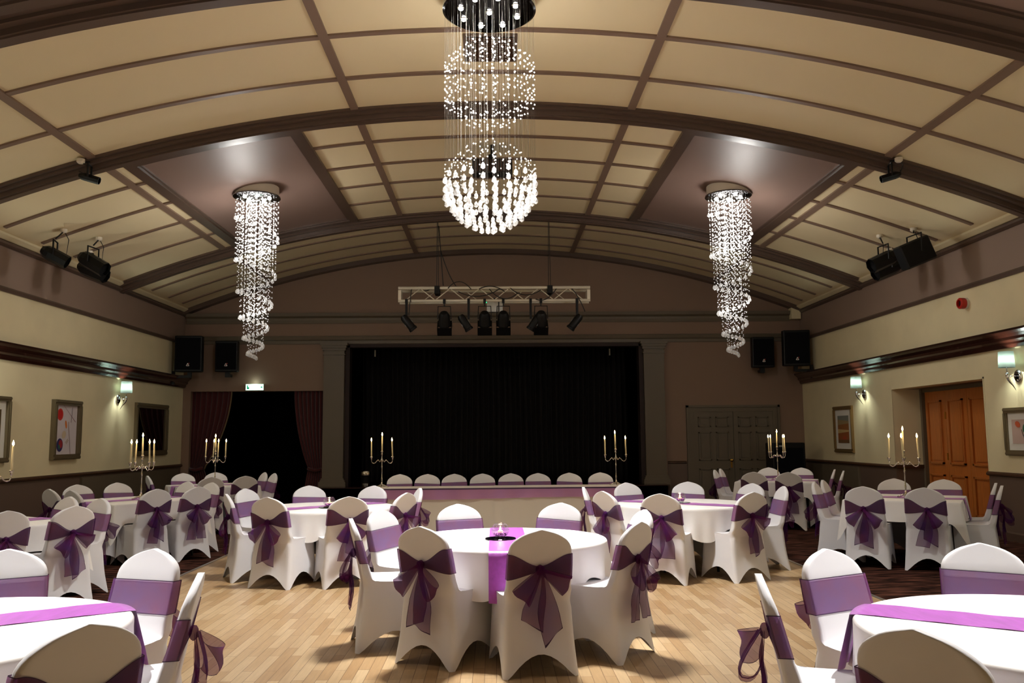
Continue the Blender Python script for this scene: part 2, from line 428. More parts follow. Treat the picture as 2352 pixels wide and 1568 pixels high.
back_trim([(-.01, .86), (.02, .86), (.045, .875), (.045, .90), (.02, .92), (-.01, .92)], 3.99, 4.42, M['railwood'])
struct(MB().box(3.99, 4.44, YB-.012, YB, 0, .86).box(6.62, 7.19, YB-.012, YB, 0, .86).build(trim_name(), M['dado']))
# pilasters either side of the stage, with stepped capitals and bases
for xa, xb in ((-3.95, -3.48), (3.47, 3.94)):
    b = MB().box(xa, xb, YB-.12, YB+.02, .42, 3.69)
    for k, (g, z0, z1) in enumerate(((.07, .36, .52), (.045, .52, .56), (.025, .56, .60), (.02, 3.42, 3.45), (.03, 3.52, 3.58), (.055, 3.58, 3.64), (.08, 3.64, 3.70))):
        b.box(xa-g, xb+g, YB-.12-g, YB+.02, z0, z1)
    struct(b.build(trim_name(), M['olive']))
struct(MB().box(-3.47, -3.37, YB-.02, YB+.3, .42, 3.66).box(3.37, 3.47, YB-.02, YB+.3, .42, 3.66).box(-3.47, 3.47, YB-.02, YB+.3, 3.60, 3.68).build(trim_name(), M['reveal']))
# stage floor and its black surround
struct(MB().box(-3.95, 3.84, 19.3, YB, 0, .40, 1).box(-3.46, 3.46, YB, 23.4, .3, .40, 1).box(-4.0, 3.88, 19.26, YB, .40, .42, 0).build('floor_stage', [M['darkwood'], M['black']]))
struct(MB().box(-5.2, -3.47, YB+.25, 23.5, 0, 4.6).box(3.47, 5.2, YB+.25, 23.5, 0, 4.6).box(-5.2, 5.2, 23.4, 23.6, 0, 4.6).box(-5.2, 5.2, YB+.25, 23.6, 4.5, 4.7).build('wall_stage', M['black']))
# dark lobby behind the left opening
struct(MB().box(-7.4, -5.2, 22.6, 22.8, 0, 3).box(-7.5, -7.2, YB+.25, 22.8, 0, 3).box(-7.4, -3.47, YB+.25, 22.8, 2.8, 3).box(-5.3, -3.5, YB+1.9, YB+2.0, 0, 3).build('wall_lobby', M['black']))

# ------------------------------------------------------------------ curtains
def pleat_curtain(name, x0, x1, y, z0, z1, folds, amp, m, label):
    b = MB().grid(lambda u, v: (x0+(x1-x0)*u+.02*math.sin(7*u+3*v), y+amp*math.sin(2*pi*folds*u)+.3*amp*math.sin(2*pi*folds*2.3*u+1), z0+(z1-z0)*v), folds*8, 10)
    o = b.build(name, m, smooth=True); s = o.modifiers.new('thick', 'SOLIDIFY'); s.thickness = .01
    return tag(o, label, 'curtain')
pleat_curtain('stage_curtain', -3.36, .12, 21.9, .41, 3.9, 26, .06, M['blackcloth'], 'black stage curtain drawn across the part of the stage nearer the exit sign')
pleat_curtain('stage_curtain', .02, 3.36, 21.98, .41, 3.9, 25, .06, M['blackcloth'], 'black stage curtain drawn across the part of the stage nearer the olive doors')
def tied_curtain(name, xo, xi, xt, zt, label, fringe):
    """hangs from xo..xi at the top, gathered towards xt at height zt"""
    root = empty(name, (0, 0, 0), 0, label, 'curtain')
    ztop, zbot = 2.68, .02
    def edge(v):
        z = zbot+(ztop-zbot)*v
        if z > zt:
            k = (z-zt)/(ztop-zt); return xt+(xi-xt)*math.sin(k*pi/2)**.8, z
        k = (zt-z)/(zt-zbot); return xt+(xi-xt)*.35*k**.7, z
    def fn(u, v):
        xe, z = edge(v); x = xo+(xe-xo)*u
        return (x, 20.12+.045*math.sin(u*2*pi*7)+.01*math.sin(9*v), z)
    c = MB().grid(fn, 84, 30).build('drape', M['maroon'], root, smooth=True)
    s = c.modifiers.new('thick', 'SOLIDIFY'); s.thickness = .012
    MB().tube([(xo, 20.06, zt-.02), ((xo+xt)/2, 20.0, zt-.05), (xt+(xt-xo)*.05, 20.04, zt)], .035, 8).build('tie_back', M['maroon'], root, smooth=True)
    if fringe:
        MB().tube([(edge(v/30)[0]+.012, 20.09, edge(v/30)[1]) for v in range(9, 31)], .018, 6).build('fringe', M['fringe'], root, smooth=True)
    return root
tied_curtain('tied_curtain', -7.02, -6.12, -6.72, .85, 'maroon curtain tied back with pale edging, beside the framed mirror wall', True)
tied_curtain('tied_curtain', -3.98, -4.66, -4.30, .82, 'narrow maroon curtain tied back against the stage pilaster', False)

# ------------------------------------------------------------------ doors
def panel_rect(b, x0, x1, y, z0, z1, w=.026, d=.022, mi=0, axis='y', sgn=-1):
    """raised moulding ring on a face"""
    for (a, c, e, f) in ((x0, x1, z0, z0+w), (x0, x1, z1-w, z1), (x0, x0+w, z0, z1), (x1-w, x1, z0, z1)):
        lo, hi = sorted((y, y+sgn*d))
        if axis == 'y': b.box(a, c, lo, hi, e, f, mi)
        else: b.box(lo, hi, a, c, e, f, mi)
    if True:
        lo, hi = sorted((y, y+sgn*d*.6)); g = w*2.2
        if axis == 'y': b.box(x0+g, x1-g, lo, hi, z0+g, z1-g, mi)
        else: b.box(lo, hi, x0+g, x1-g, z0+g, z1-g, mi)
d1 = MB().box(4.46, 4.60, YB-.05, YB, 0, 2.18).box(6.46, 6.60, YB-.05, YB, 0, 2.18).box(4.60, 6.46, YB-.05, YB, 2.05, 2.18)\
    .box(4.44, 4.49, YB-.075, YB, 0, 2.2).box(6.57, 6.62, YB-.075, YB, 0, 2.2).box(4.44, 6.62, YB-.075, YB, 2.15, 2.2).build('door_1', M['olive']); struct(d1, 'olive painted double door frame beside the stage')
for x0, x1 in ((4.60, 5.525), (5.535, 6.46)):
    b = MB().box(x0, x1, YB-.035, YB-.002, .01, 2.05)
    xm = (x0+x1)/2
    for p, q in ((x0+.11, xm-.055), (xm+.055, x1-.11)):
        for z0, z1 in ((1.70, 1.93), (.93, 1.58), (.16, .74)): panel_rect(b, p, q, YB-.035, z0, z1)
    lf = b.build('door_leaf', M['olive'], d1)
    if x0 < 5: MB().lathe([(.0, 0), (.03, 0), (.03, .01), (.012, .02), (.012, .05), (.028, .06), (.028, .085), (0, .095)], 16, 0, mtx=Matrix.Translation((5.46, YB-.035, .93)) @ Matrix.Rotation(pi/2, 4, 'X')).box(5.44, 5.48, YB-.042, YB-.035, .76, .90).build('door_handle', M['brass'], lf)
d2 = MB().box(7.70, 7.85, 15.40, 15.82, 0, 2.3).box(7.70, 7.85, 12.2, 12.62, 0, 2.3).box(7.72, 7.85, 12.6, 15.45, 2.24, 2.34).build('door_2', M['olive']); struct(d2, 'oak folding doors in the side wall recess')
ys = [12.62, 13.32, 14.02, 14.71, 15.40]
for k in range(4):
    y0, y1 = ys[k]+.004, ys[k+1]-.004
    b = MB().box(7.76, 7.80, y0, y1, .01, 2.24)
    for z0, z1 in ((.98, 2.08), (.16, .80)): panel_rect(b, y0+.11, y1-.11, 7.76, z0, z1, .030, .034, 0, 'x', -1)
    lf = b.build('door_leaf', M['oak'], d2)
    if k in (0, 1, 3):
        for z in (1.75, 1.05): MB().box(7.748, 7.76, y0-.02, y0+.015, z, z+.12).build('hinge', M['brass'], lf)

# ------------------------------------------------------------------ pictures and mirror
def picture(name, sx, y0, y1, z0, z1, frame_m, fw, mount, art, label, cat='picture', depth=.05):
    root = empty(name, (sx*HW, (y0+y1)/2, (z0+z1)/2), 0, label, cat)
    def rx(d): return -sx*d
    h, w = (z1-z0)/2, (y1-y0)/2
    def bx(b, d0, d1, a, c, e, f, mi=0):
        lo, hi = sorted((rx(d0), rx(d1))); return b.box(lo, hi, a, c, e, f, mi)
    b = MB()
    for a, c, e, f in ((-w, w, -h, -h+fw), (-w, w, h-fw, h), (-w, -w+fw, -h+fw, h-fw), (w-fw, w, -h+fw, h-fw)): bx(b, 0, depth, a, c, e, f)
    for a, c, e, f in ((-w+.01, w-.01, -h+.012, -h+fw*.55), (-w+.01, w-.01, h-fw*.55, h-.012), (-w+.012, -w+fw*.55, -h+fw, h-fw), (w-fw*.55, w-.012, -h+fw, h-fw)): bx(b, depth, depth+.014, a, c, e, f)
    b.build('frame', frame_m, root)
    iw, ih = w-fw, h-fw
    if mount:
        b = MB(); bx(b, .005, .02, -iw, iw, -ih, ih); b.build('mount', M['mount'], root); iw -= mount; ih -= mount
    if art == 'mirror':
        b = MB(); bx(b, .005, .02, -iw, iw, -ih, ih); b.build('mirror_glass', M['mirror'], root); return root
    art(root, bx, iw, ih)
    return root
def art_shapes(bg, shapes):
    def fn(root, bx, iw, ih):
        b = MB(); cols = [bg]; bx(b, .018, .024, -iw, iw, -ih, ih, 0)
        sgn = -1 if root.location.x > 0 else 1
        k = 0
        for sh in shapes:
            kind, u, v, r1, r2, ang, col = sh
            if col not in cols: cols.append(col)
            mi = cols.index(col); k += 1; d = .0245+.0004*k
            cy, cz = u*iw, v*ih; vs = []
            if kind == 'e':
                for i in range(20):
                    t = 2*pi*i/20; p, q = r1*math.cos(t), r2*math.sin(t); vs.append((sgn*d, cy+p*math.cos(ang)-q*math.sin(ang), cz+p*math.sin(ang)+q*math.cos(ang)))
            else:
                for p, q in ((-r1, -r2), (r1, -r2), (r1, r2), (-r1, r2)): vs.append((sgn*d, cy+p*math.cos(ang)-q*math.sin(ang), cz+p*math.sin(ang)+q*math.cos(ang)))
            vs = [(x, max(-iw, min(iw, y)), max(-ih, min(ih, z))) for x, y, z in vs]
            b.add(vs, [tuple(range(len(vs)))], mi)
        b.build('artwork', [mat('print_ink', c, .7) for c in cols], root)
    return fn
PAPER = (206, 196, 198)
artA = art_shapes(PAPER, [('e', -.55, .62, .10, .10, 0, (196, 60, 44)), ('e', -.55, .62, .075, .075, 0, (190, 24, 20)),
    ('b', .3, .7, .26, .006, -.62, (110, 40, 40)), ('b', .5, .62, .006, .13, -.12, (60, 36, 48)), ('e', .0, .22, .03, .07, .3, (214, 120, 50)),
    ('e', -.15, -.2, .07, .06, .6, (200, 180, 150)), ('b', .35, -.35, .004, .28, .18, (130, 60, 50)), ('e', -.5, -.62, .105, .11, 0, (44, 38, 90)),
    ('e', -.42, -.58, .06, .07, .4, (150, 34, 40)), ('e', -.55, -.7, .03, .045, .4, (40, 90, 80)), ('b', .1, -.45, .05, .006, .7, (150, 130, 100)), ('b', .16, -.5, .05, .006, .7, (150, 130, 100))])
artB = art_shapes((86, 66, 30), [('b', 0, .72, .3, .16, 0, (110, 30, 24)), ('b', 0, -.2, .3, .10, 0, (70, 96, 84)), ('e', .2, .2, .12, .1, 0, (150, 120, 50)), ('b', 0, -.78, .3, .09, 0, (60, 40, 30))])
artC = art_shapes((150, 130, 90), [('b', 0, .8, .3, .08, 0, (120, 124, 116)), ('b', 0, .45, .3, .06, .06, (150, 128, 86)), ('b', 0, .12, .3, .07, -.05, (148, 92, 40)), ('b', 0, -.2, .3, .05, .04, (196, 164, 108)), ('b', 0, -.52, .3, .08, -.05, (150, 82, 34)), ('e', -.2, -.7, .1, .06, 0, (170, 70, 30)), ('b', 0, -.9, .3, .04, 0, (112, 78, 44))])
artD = art_shapes((196, 168, 156), [('b', -.35, .55, .05, .008, -.5, (40, 36, 40)), ('b', .0, .45, .006, .09, .3, (40, 40, 50)), ('b', .25, .35, .07, .007, .9, (160, 40, 40)), ('e', -.1, .0, .05, .04, .5, (206, 176, 60)), ('e', .4, .25, .04, .06, .2, (60, 110, 80)), ('e', .35, -.45, .05, .045, 0, (50, 60, 120)), ('b', -.4, -.6, .05, .006, -.5, (60, 40, 40)), ('e', -.5, .1, .025, .035, 0, (140, 40, 50)), ('b', .5, -.1, .05, .006, 1.2, (50, 50, 60)), ('e', .7, .6, .06, .04, .4, (200, 90, 50))])
picture('framed_picture', -1, 14.13, 15.04, 1.19, 2.17, M['bronze'], .085, 0, artA, 'bronze framed abstract print with a red disc, left of the wall lamp', depth=.07)
picture('framed_picture', -1, 11.6, 12.87, 1.19, 2.15, M['bronze'], .07, .12, artB, 'framed dark print in a white mount, cut off by the photo edge', depth=.06)
picture('framed_mirror', -1, 17.36, 19.03, 1.18, 2.25, M['bronze'], .10, 0, 'mirror', 'bronze framed mirror reflecting the maroon curtain, near the stage corner', 'mirror')
picture('framed_picture', 1, 17.21, 18.15, 1.13, 2.08, M['gilt'], .075, .12, artC, 'gilt framed golden landscape picture below a wall lamp', depth=.04)
picture('framed_picture', 1, 10.75, 12.03, 1.19, 1.85, M['bronze'], .075, .09, artD, 'framed print of scattered coloured marks, right of the oak doors', depth=.04)

# ------------------------------------------------------------------ wall lamps
def sconce(sx, y, label, z=2.28):
    root = empty('wall_lamp', (sx*HW, y, z), 0, label, 'lamp', 'wall lamps with grey shades')
    s = -sx
    mt = Matrix.Rotation(s*pi/2, 4, 'Y')
    MB().lathe([(0, 0), (.085, 0), (.085, .018), (.07, .03), (.05, .034), (0, .036)], 28, 0, mtx=mt).build('back_plate', M['chrome'], root, smooth=True, angle=.6)
    MB().tube([(0, 0, 0), (s*.14, 0, -.005)], .005).build('arm', M['chrome'], root, smooth=True)
    pts = [(s*.05, 0, -.20), (s*.065, 0, -.17), (s*.09, 0, -.125), (s*.125, 0, -.085), (s*.15, 0, -.045), (s*.158, 0, -.01), (s*.16, 0, .045)]
    MB().tube(pts, [.003, .006, .010, .014, .018, .021, .024], 12).build('horn', M['chrome'], root, smooth=True)
    MB().tube([(s*.16, 0, .045), (s*.16, 0, .16)], .006).build('lamp_stem', M['chrome'], root, smooth=True)
    b = MB().lathe([(.105, .115), (.095, .335)], 32, 0, (s*.16, 0, 0), cap=False)
    sh = b.build('lamp_shade', M['shade'], root, smooth=True); m = sh.modifiers.new('t', 'SOLIDIFY'); m.thickness = .003
    MB().ico((s*.16, 0, .225), .032, 2, sz=1.25).build('bulb', M['sbulb'], root, smooth=True)
    l = light('POINT', 'wall_lamp_light', (sx*HW+s*.16, y, z+.225), 46, (.93, 1., .90)); l.data.shadow_soft_size = .045
    return root
M['sbulb'] = emis('cool_lamp_bulb', (225, 255, 240), 60)
sconce(-1, 16.57, 'chrome wall lamp with grey shade between the red disc print and the mirror')
sconce(1, 16.62, 'chrome wall lamp with grey shade above the golden landscape picture')
sconce(1, 11.66, 'chrome wall lamp with grey shade right of the oak doors')
for sx, y in ((-1, 11.66), (-1, 6.7), (1, 6.7)):   # their fellows further along the walls, outside the frame
    l = light('POINT', 'wall_lamp_light', (sx*(HW-.16), y, 2.5), 36, (.93, 1., .90)); l.data.shadow_soft_size = .08

# ------------------------------------------------------------------ small fixtures on walls
ex = empty('exit_sign', (-5.54, YB, 2.69), 0, 'lit green and white exit sign over the dark doorway', 'sign')
MB().box(-.21, .21, -.07, 0, -.075, .075).build('housing', M['white'], ex)
b = MB().box(-.20, .20, -.074, -.07, -.068, .068, 0)
b.box(-.175, -.15, -.076, -.074, -.045, .045, 1).box(-.15, -.125, -.076, -.074, -.045, .0, 1)
b.add([(.13, -.076, -.008), (.155, -.076, -.008), (.155, -.076, -.03), (.185, -.076, 0), (.155, -.076, .03), (.155, -.076, .008), (.13, -.076, .008)], [tuple(range(7))], 1)
b.build('lit_face', [M['exit'], M['exitgreen']], ex)
el = light('POINT', 'exit_sign_light', (-5.54, YB-.12, 2.80), 1.1, (.75, 1, .88)); el.data.shadow_soft_size = .05
al = empty('fire_alarm_sounder', (HW, 12.83, 3.47), 0, 'red fire alarm sounder high on the wall over the oak doors', 'alarm')
mt = Matrix.Rotation(-pi/2, 4, 'Y')
MB().lathe([(0, 0), (.085, 0), (.085, .03), (.075, .035), (0, .035)], 28, 0, mtx=mt).build('base', M['white'], al, smooth=True, angle=.5)
MB().lathe([(.08, .035), (.085, .05), (.085, .11), (.07, .125), (.055, .125), (.05, .09), (0, .085)], 28, 0, mtx=mt).build('horn', M['red'], al, smooth=True, angle=.5)
MB().lathe([(.0, .0861), (.046, .0861), (.046, .095), (0, .1)], 20, 0, mtx=mt).build('grille', M['blackmetal'], al)

def pa_speaker(loc, w, d, h, rz, label, tilt, bracket_side):
    root = empty('loudspeaker', loc, rz, label, 'speaker', 'loudspeakers flanking the stage')
    mt = Matrix.Rotation(tilt, 4, 'X')
    wt = w*.38
    b = MB(); zz = (-h/2, h/2)
    pts = [(-w/2, -d/2), (w/2, -d/2), (w/2, 0), (wt, d/2), (-wt, d/2), (-w/2, 0)]
    vs = [mt @ Vector((x, y, z)) for z in zz for x, y in pts]
    b.add(vs, [tuple(range(5, -1, -1)), tuple(range(6, 12))] + [(i, (i+1) % 6, 6+(i+1) % 6, 6+i) for i in range(6)])
    cab = b.build('cabinet', M['blackmetal'], root); bv = cab.modifiers.new('b', 'BEVEL'); bv.width = .02; bv.segments = 2
    MB().box(-w/2+.03, w/2-.03, -d/2-.018, -d/2, -h/2+.05, h/2-.05, mtx=mt).build('grille', M['speaker'], root)
    y = -d/2-.021; z = -h/2+.16
    b = MB()
    for (ax, az), (bx_, bz) in (((-.03, z-.028), (.03, z-.028)), ((.03, z-.028), (0, z+.03)), ((0, z+.03), (-.03, z-.028))):
        dx, dz = bx_-ax, bz-az; L = math.hypot(dx, dz); nx, nz = -dz/L*.006, dx/L*.006
        b.add([mt @ Vector((ax-nx, y, az-nz)), mt @ Vector((bx_-nx, y, bz-nz)), mt @ Vector((bx_+nx, y, bz+nz)), mt @ Vector((ax+nx, y, az+nz))], [(0, 1, 2, 3)], 0)
    b.add([mt @ Vector((-.012, y, z-.015)), mt @ Vector((.014, y, z-.015)), mt @ Vector((.004, y, z+.008))], [(0, 1, 2)], 1)
    b.add([mt @ Vector((.012, y, z+.034)), mt @ Vector((.04, y, z+.034)), mt @ Vector((.03, y, z+.01))], [(0, 1, 2)], 1)
    b.build('badge', [M['white'], M['red']], root)
    if bracket_side:
        s = bracket_side
        MB().box(-.04, .04, -.04, .04, -h/2-.12, -h/2+.02).box(*sorted((0, s*.36)), -.03, .03, -h/2-.13, -h/2-.07).box(*sorted((s*.32, s*.37)), -.06, .06, -h/2-.28, -h/2+.02).build('bracket', M['blackmetal'], root)
    else:
        MB().box(-.05, .05, -.05, .05, -h/2-.12, -h/2+.02).box(-.03, .03, .0, d/2+.12, -h/2-.1, -h/2-.04).build('bracket', M['blackmetal'], root)
    return root
pa_speaker((-6.78, 19.2, 3.39), .58, .42, .80, .12, 'large black loudspeaker on a wall bracket nearest the mirror wall', .04, -1)
pa_speaker((-6.07, 19.62, 3.37), .50, .36, .70, .05, 'smaller black loudspeaker on the stage wall above the dark doorway', .04, 0)
pa_speaker((6.78, 19.2, 3.44), .58, .42, .80, -.12, 'large black loudspeaker on a wall bracket beside the golden landscape wall', .04, 1)
pa_speaker((6.15, 19.62, 3.39), .50, .36, .70, -.05, 'smaller black loudspeaker on the stage wall above the olive doors', .04, 0)
fs = empty('floor_speaker', (6.36, 18.9, 0), .0, 'tall black speaker cabinet standing on the floor in the corner', 'speaker')
c = MB().box(-.36, .36, -.25, .25, .0, 1.33).build('cabinet', M['blackmetal'], fs); bv = c.modifiers.new('b', 'BEVEL'); bv.width = .025; bv.segments = 2
MB().box(-.31, .31, -.27, -.25, .06, 1.22).build('grille', M['speaker'], fs)
MB().box(-.22, -.10, -.276, -.262, 1.245, 1.275).build('badge', M['labelpale'], fs)
MB().box(.36, .375, -.1, .1, 1.0, 1.06).box(-.375, -.36, -.1, .1, 1.0, 1.06).build('handle', M['blackmetal'], fs)
ur = empty('metal_pot', (-2.93, 19.72, .42), 0, 'silver rimmed dark pot standing on the stage edge', 'pot')
MB().lathe([(0, 0), (.085, 0), (.095, .03), (.10, .16), (.115, .28), (.105, .33), (.09, .335), (.085, .28), (0, .27)], 24).build('body', M['silver'], ur, smooth=True, angle=.7)
MB().lathe([(.0985, .07), (.1035, .16), (.1165, .25)], 24, cap=False).build('band', M['blackmetal'], ur, smooth=True)

# ------------------------------------------------------------------ ceiling fixtures
vt = empty('ceiling_vent', (-.03, 9.30, zc(0)), 0, 'dark slatted ceiling vent seen behind the large chandelier', 'vent')
MB().box(-.30, .30, -.33, .33, -.03, 0).build('frame', M['beam'], vt)
MB().box(-.27, .27, -.30, .30, -.034, -.03).build('backing', M['blackmetal'], vt)
b = MB()
for k in range(13): b.box(-.26, .26, -.29+.046*k, -.272+.046*k, -.045, -.036)
b.build('slats', M['railwood'], vt)
pj = empty('ceiling_projector', (-.02, 12.6, 5.53), 0, 'dark box fixture hung from the ceiling, seen through the lower crystal sphere', 'projector')
MB().box(-.30, .30, -.14, .14, -.11, .11).build('housing', M['blackmetal'], pj).modifiers.new('b', 'BEVEL').width = .015
MB().box(-.06, .06, -.05, .05, .11, .2).tube([(0, 0, .2), (0, 0, .37)], .03).build('mount', M['blackmetal'], pj)
b = MB()
for k in range(14): b.box(-.27+.04*k, -.25+.04*k, -.147, -.14, -.09, .09)
b.build('grille', M['railwood'], pj)

def par_can(name, top, body, length, rad, aim, label, group, rod=None, sides=8, box=None, badge=None):
    """lamp hung from a point; body centre and aim direction given in world space"""
    root = empty(name, top, 0, label, 'stage light', group)
    T = Vector(top); c = Vector(body)-T
    MB().lathe([(0, 0), (.05, 0), (.05, -.04), (.03, -.06), (0, -.06)], 14).build('ceiling_plate' if rod is None else 'clamp', M['canopy'] if rod is None else M['blackmetal'], root)
    MB().tube([(0, 0, -.04), (c.x, c.y, c.z+rad+.16)], .011 if rod is None else rod, 8).build('hanging_rod', M['blackmetal'], root, smooth=True)
    a = Vector(aim).normalized(); side = a.cross(Vector((0, 0, 1))).normalized()
    rt = Matrix((side, a.cross(side)*-1, a)).transposed().to_4x4(); mt = Matrix.Translation(c) @ rt
    y = rad+.015
    MB().tube([c+side*y, c+side*y+Vector((0, 0, rad+.12)), c-side*y+Vector((0, 0, rad+.12)), c-side*y], .013, 6).build('yoke', M['blackmetal'], root)
    if box:
        bd = MB().box(-box[0], box[0], -box[1], box[1], -length/2, length/2, mtx=mt).build('body', M['blackmetal'], root); bv = bd.modifiers.new('b', 'BEVEL'); bv.width = .02
    else:
        MB().lathe([(0, -length/2), (rad*.55, -length/2), (rad*.9, -length*.36), (rad, -length*.2), (rad, length/2), (rad*.92, length/2), (rad*.9, length*.38), (0, length*.36)], sides, 0, mtx=mt).build('body', M['blackmetal'], root)
    if badge == 'oval':
        b = MB()
        for ra, rb in ((1, .93), (.86, .80)):
            b.grid(lambda u, v: mt @ Vector((-box[0]-.003 if BSIDE[0] < 0 else box[0]+.003, .055*(ra+(rb-ra)*v)*math.sin(2*pi*u), -.06+.115*(ra+(rb-ra)*v)*math.cos(2*pi*u))), 28, 1, closeu=True)
        for k in range(9): b.box(*sorted((BSIDE[0]*(box[0]+.001), BSIDE[0]*(box[0]+.004))), -.014, .014, -.125+.0145*k, -.117+.0145*k, mtx=mt)
        b.build('badge', M['labelpale'], root)
    elif badge:
        b = MB(); r = rad*.935
        for z0, z1 in ((-.02, .06), (.09, .2)):
            p = BSIDE[1]; b.box(-.021, .021, *sorted((p*r, p*(r+.003))), z0*length/.42, z1*length/.42, mtx=mt)
        b.build('label_plate', M['labelpale'], root)
    cb = [Vector((.02, 0, -.05)), Vector((.07, .03, c.z*.35)), Vector((.05, .05, c.z*.7))+c*.1*Vector((1, 1, 0)).length, c-a*length*.5+Vector((0, 0, .05))]
    MB().tube(cb, .006, 6).build('cable', M['cable'], root, smooth=True)
    return root
BSIDE = [1, 1]
G1 = 'lamps hung from the vault above the mirror wall'; G2 = 'lamps hung from the vault above the oak door wall'
par_can('stage_light', (-6.55, 12.95, 4.70), (-6.56, 12.75, 4.24), .40, .105, (.62, .15, -.34), 'black octagonal lamp on the vault, lone one nearest the photo edge', G1)
par_can('stage_light', (-6.38, 13.74, 4.76), (-6.37, 13.55, 4.30), .50, .125, (.62, -.1, -.36), 'black octagonal lamp with pale label strips, upper of the close pair', G1, badge=1)
par_can('stage_light', (-6.74, 14.21, 4.64), (-6.58, 14.0, 4.26), .50, .125, (.66, -.1, -.28), 'black octagonal lamp half hidden under the labelled lamp above the mirror wall', G1, badge=1)
BSIDE = [1, 1]
par_can('stage_light', (6.36, 13.79, 4.77), (6.32, 13.6, 4.30), .50, .125, (-.66, -.1, -.3), 'black octagonal lamp with pale label strips above the oak door wall', G2, badge=1)
par_can('stage_light', (6.73, 14.23, 4.64), (6.56, 14.0, 4.24), .50, .125, (-.66, -.1, -.28), 'black octagonal lamp partly hidden between its two neighbours above the oak wall', G2, badge=1)
BSIDE = [1, 1]
par_can('stage_light', (6.56, 13.05, 4.70), (6.46, 12.85, 4.26), .54, .16, (-.66, -.1, -.28), 'flat black box lamp with oval ringed badge above the oak door wall', G2, box=(.10, .19), badge='oval')
for sx, lb in ((-1, 'small black pin spot under the nearer ceiling beam on the mirror wall side'), (1, 'small black pin spot under the nearer ceiling beam on the oak door side')):
    par_can('pin_spot', (sx*5.30, 10.82, zc(5.3)-.03), (sx*5.22, 10.9, zc(5.22)-.28), .26, .05, (-sx*.9, .1, -.25), lb, 'pin spots under the nearer beam')

# truss with its lamps
TY = 16.6
tr = empty('lighting_truss', (0, TY, 4.25), 0, 'pale metal lighting truss hanging in front of the stage', 'truss')
x0, x1 = -1.86, 1.86
for nm, y, z, r in (('top_chord', -.13, .13, .030), ('top_chord', .13, .11, .026), ('bottom_chord', -.13, -.12, .027), ('bottom_chord', .13, -.12, .024)):
    MB().tube([(x0, y, z), (x1, y, z)], r, 12).build(nm, M['truss'], tr, smooth=True)
n = 12
for k in range(n):
    xa, xb = -1.72+3.44*k/n, -1.72+3.44*(k+1)/n; za, zb = (-.11, .12) if k % 2 == 0 else (.12, -.11)
    MB().tube([(xa, -.13, za), (xb, -.13, zb)], .010, 6).build('brace', M['truss'], tr, smooth=True)
    if k % 3 == 1: MB().tube([(xa, .13, zb), (xb, .13, za)], .009, 6).build('brace', M['truss'], tr, smooth=True)
for x in (x0+.03, x1-.03): MB().box(x-.03, x+.03, -.15, .15, -.10, .09).lathe([(0, 0), (.02, 0), (.02, .006), (0, .006)], 12, 0, mtx=Matrix.Translation((x, -.155, 0)) @ Matrix.Rotation(pi/2, 4, 'X')).build('end_plate', M['truss'], tr)
for x in (-1.11, 1.08):
    for dx in (-.02, .02): MB().tube([(x+dx, 0, .12), (x+dx*.4, 0, zc(x)-4.25-.14)], .006, 6).build('suspension_wire', M['cable'], tr)
    MB().box(x-.05, x+.05, -.17, .15, .02, .17).build('clamp', M['blackmetal'], tr)
def sag(p, q, d, n=8): return [Vector(p).lerp(Vector(q), i/n)-Vector((0, 0, d*4*(i/n)*(1-i/n))) for i in range(n+1)]
for p, q, d in (((-1.09, .02, 1.4), (-1.0, 0, .2), -.02), ((-1.05, 0, .9), (-.72, .05, .16), .1), ((-1.5, -.1, .17), (-1.2, -.1, .15), .08), ((-.9, -.16, .12), (-.45, -.16, .1), -.14),
                ((-.7, -.18, .05), (.1, -.18, .1), .12), ((-.1, -.17, .1), (.45, -.17, .02), .15), ((.3, -.17, .12), (.9, -.17, .08), .12), ((-1.6, -.17, .1), (-1.65, -.17, -.4), -.02), ((.8, -.17, -.1), (1.2, -.17, .1), .1), ((1.5, -.17, .1), (1.75, -.17, -.35), -.05), ((-.3, -.17, .1), (.2, -.17, .05), -.08)):
    MB().tube(sag(p, q, d), .009, 6).build('cable', M['cable'], tr, smooth=True)
wb = empty('control_box', (0, TY+.12, 4.06), 0, 'white control box with green light hanging below the truss', 'box')
MB().box(-.15, .16, -.06, .08, -.12, .10).build('case', M['white'], wb)
MB().tube([(0, .01, .1), (0, .01, .16)], .02).build('hook', M['blackmetal'], wb)
MB().ico((-.16, -.05, .08), .016, 2).build('indicator_light', M['led'], wb)
MB().box(.075, .095, -.066, -.06, -.12, .10).build('strap', M['blackmetal'], wb)
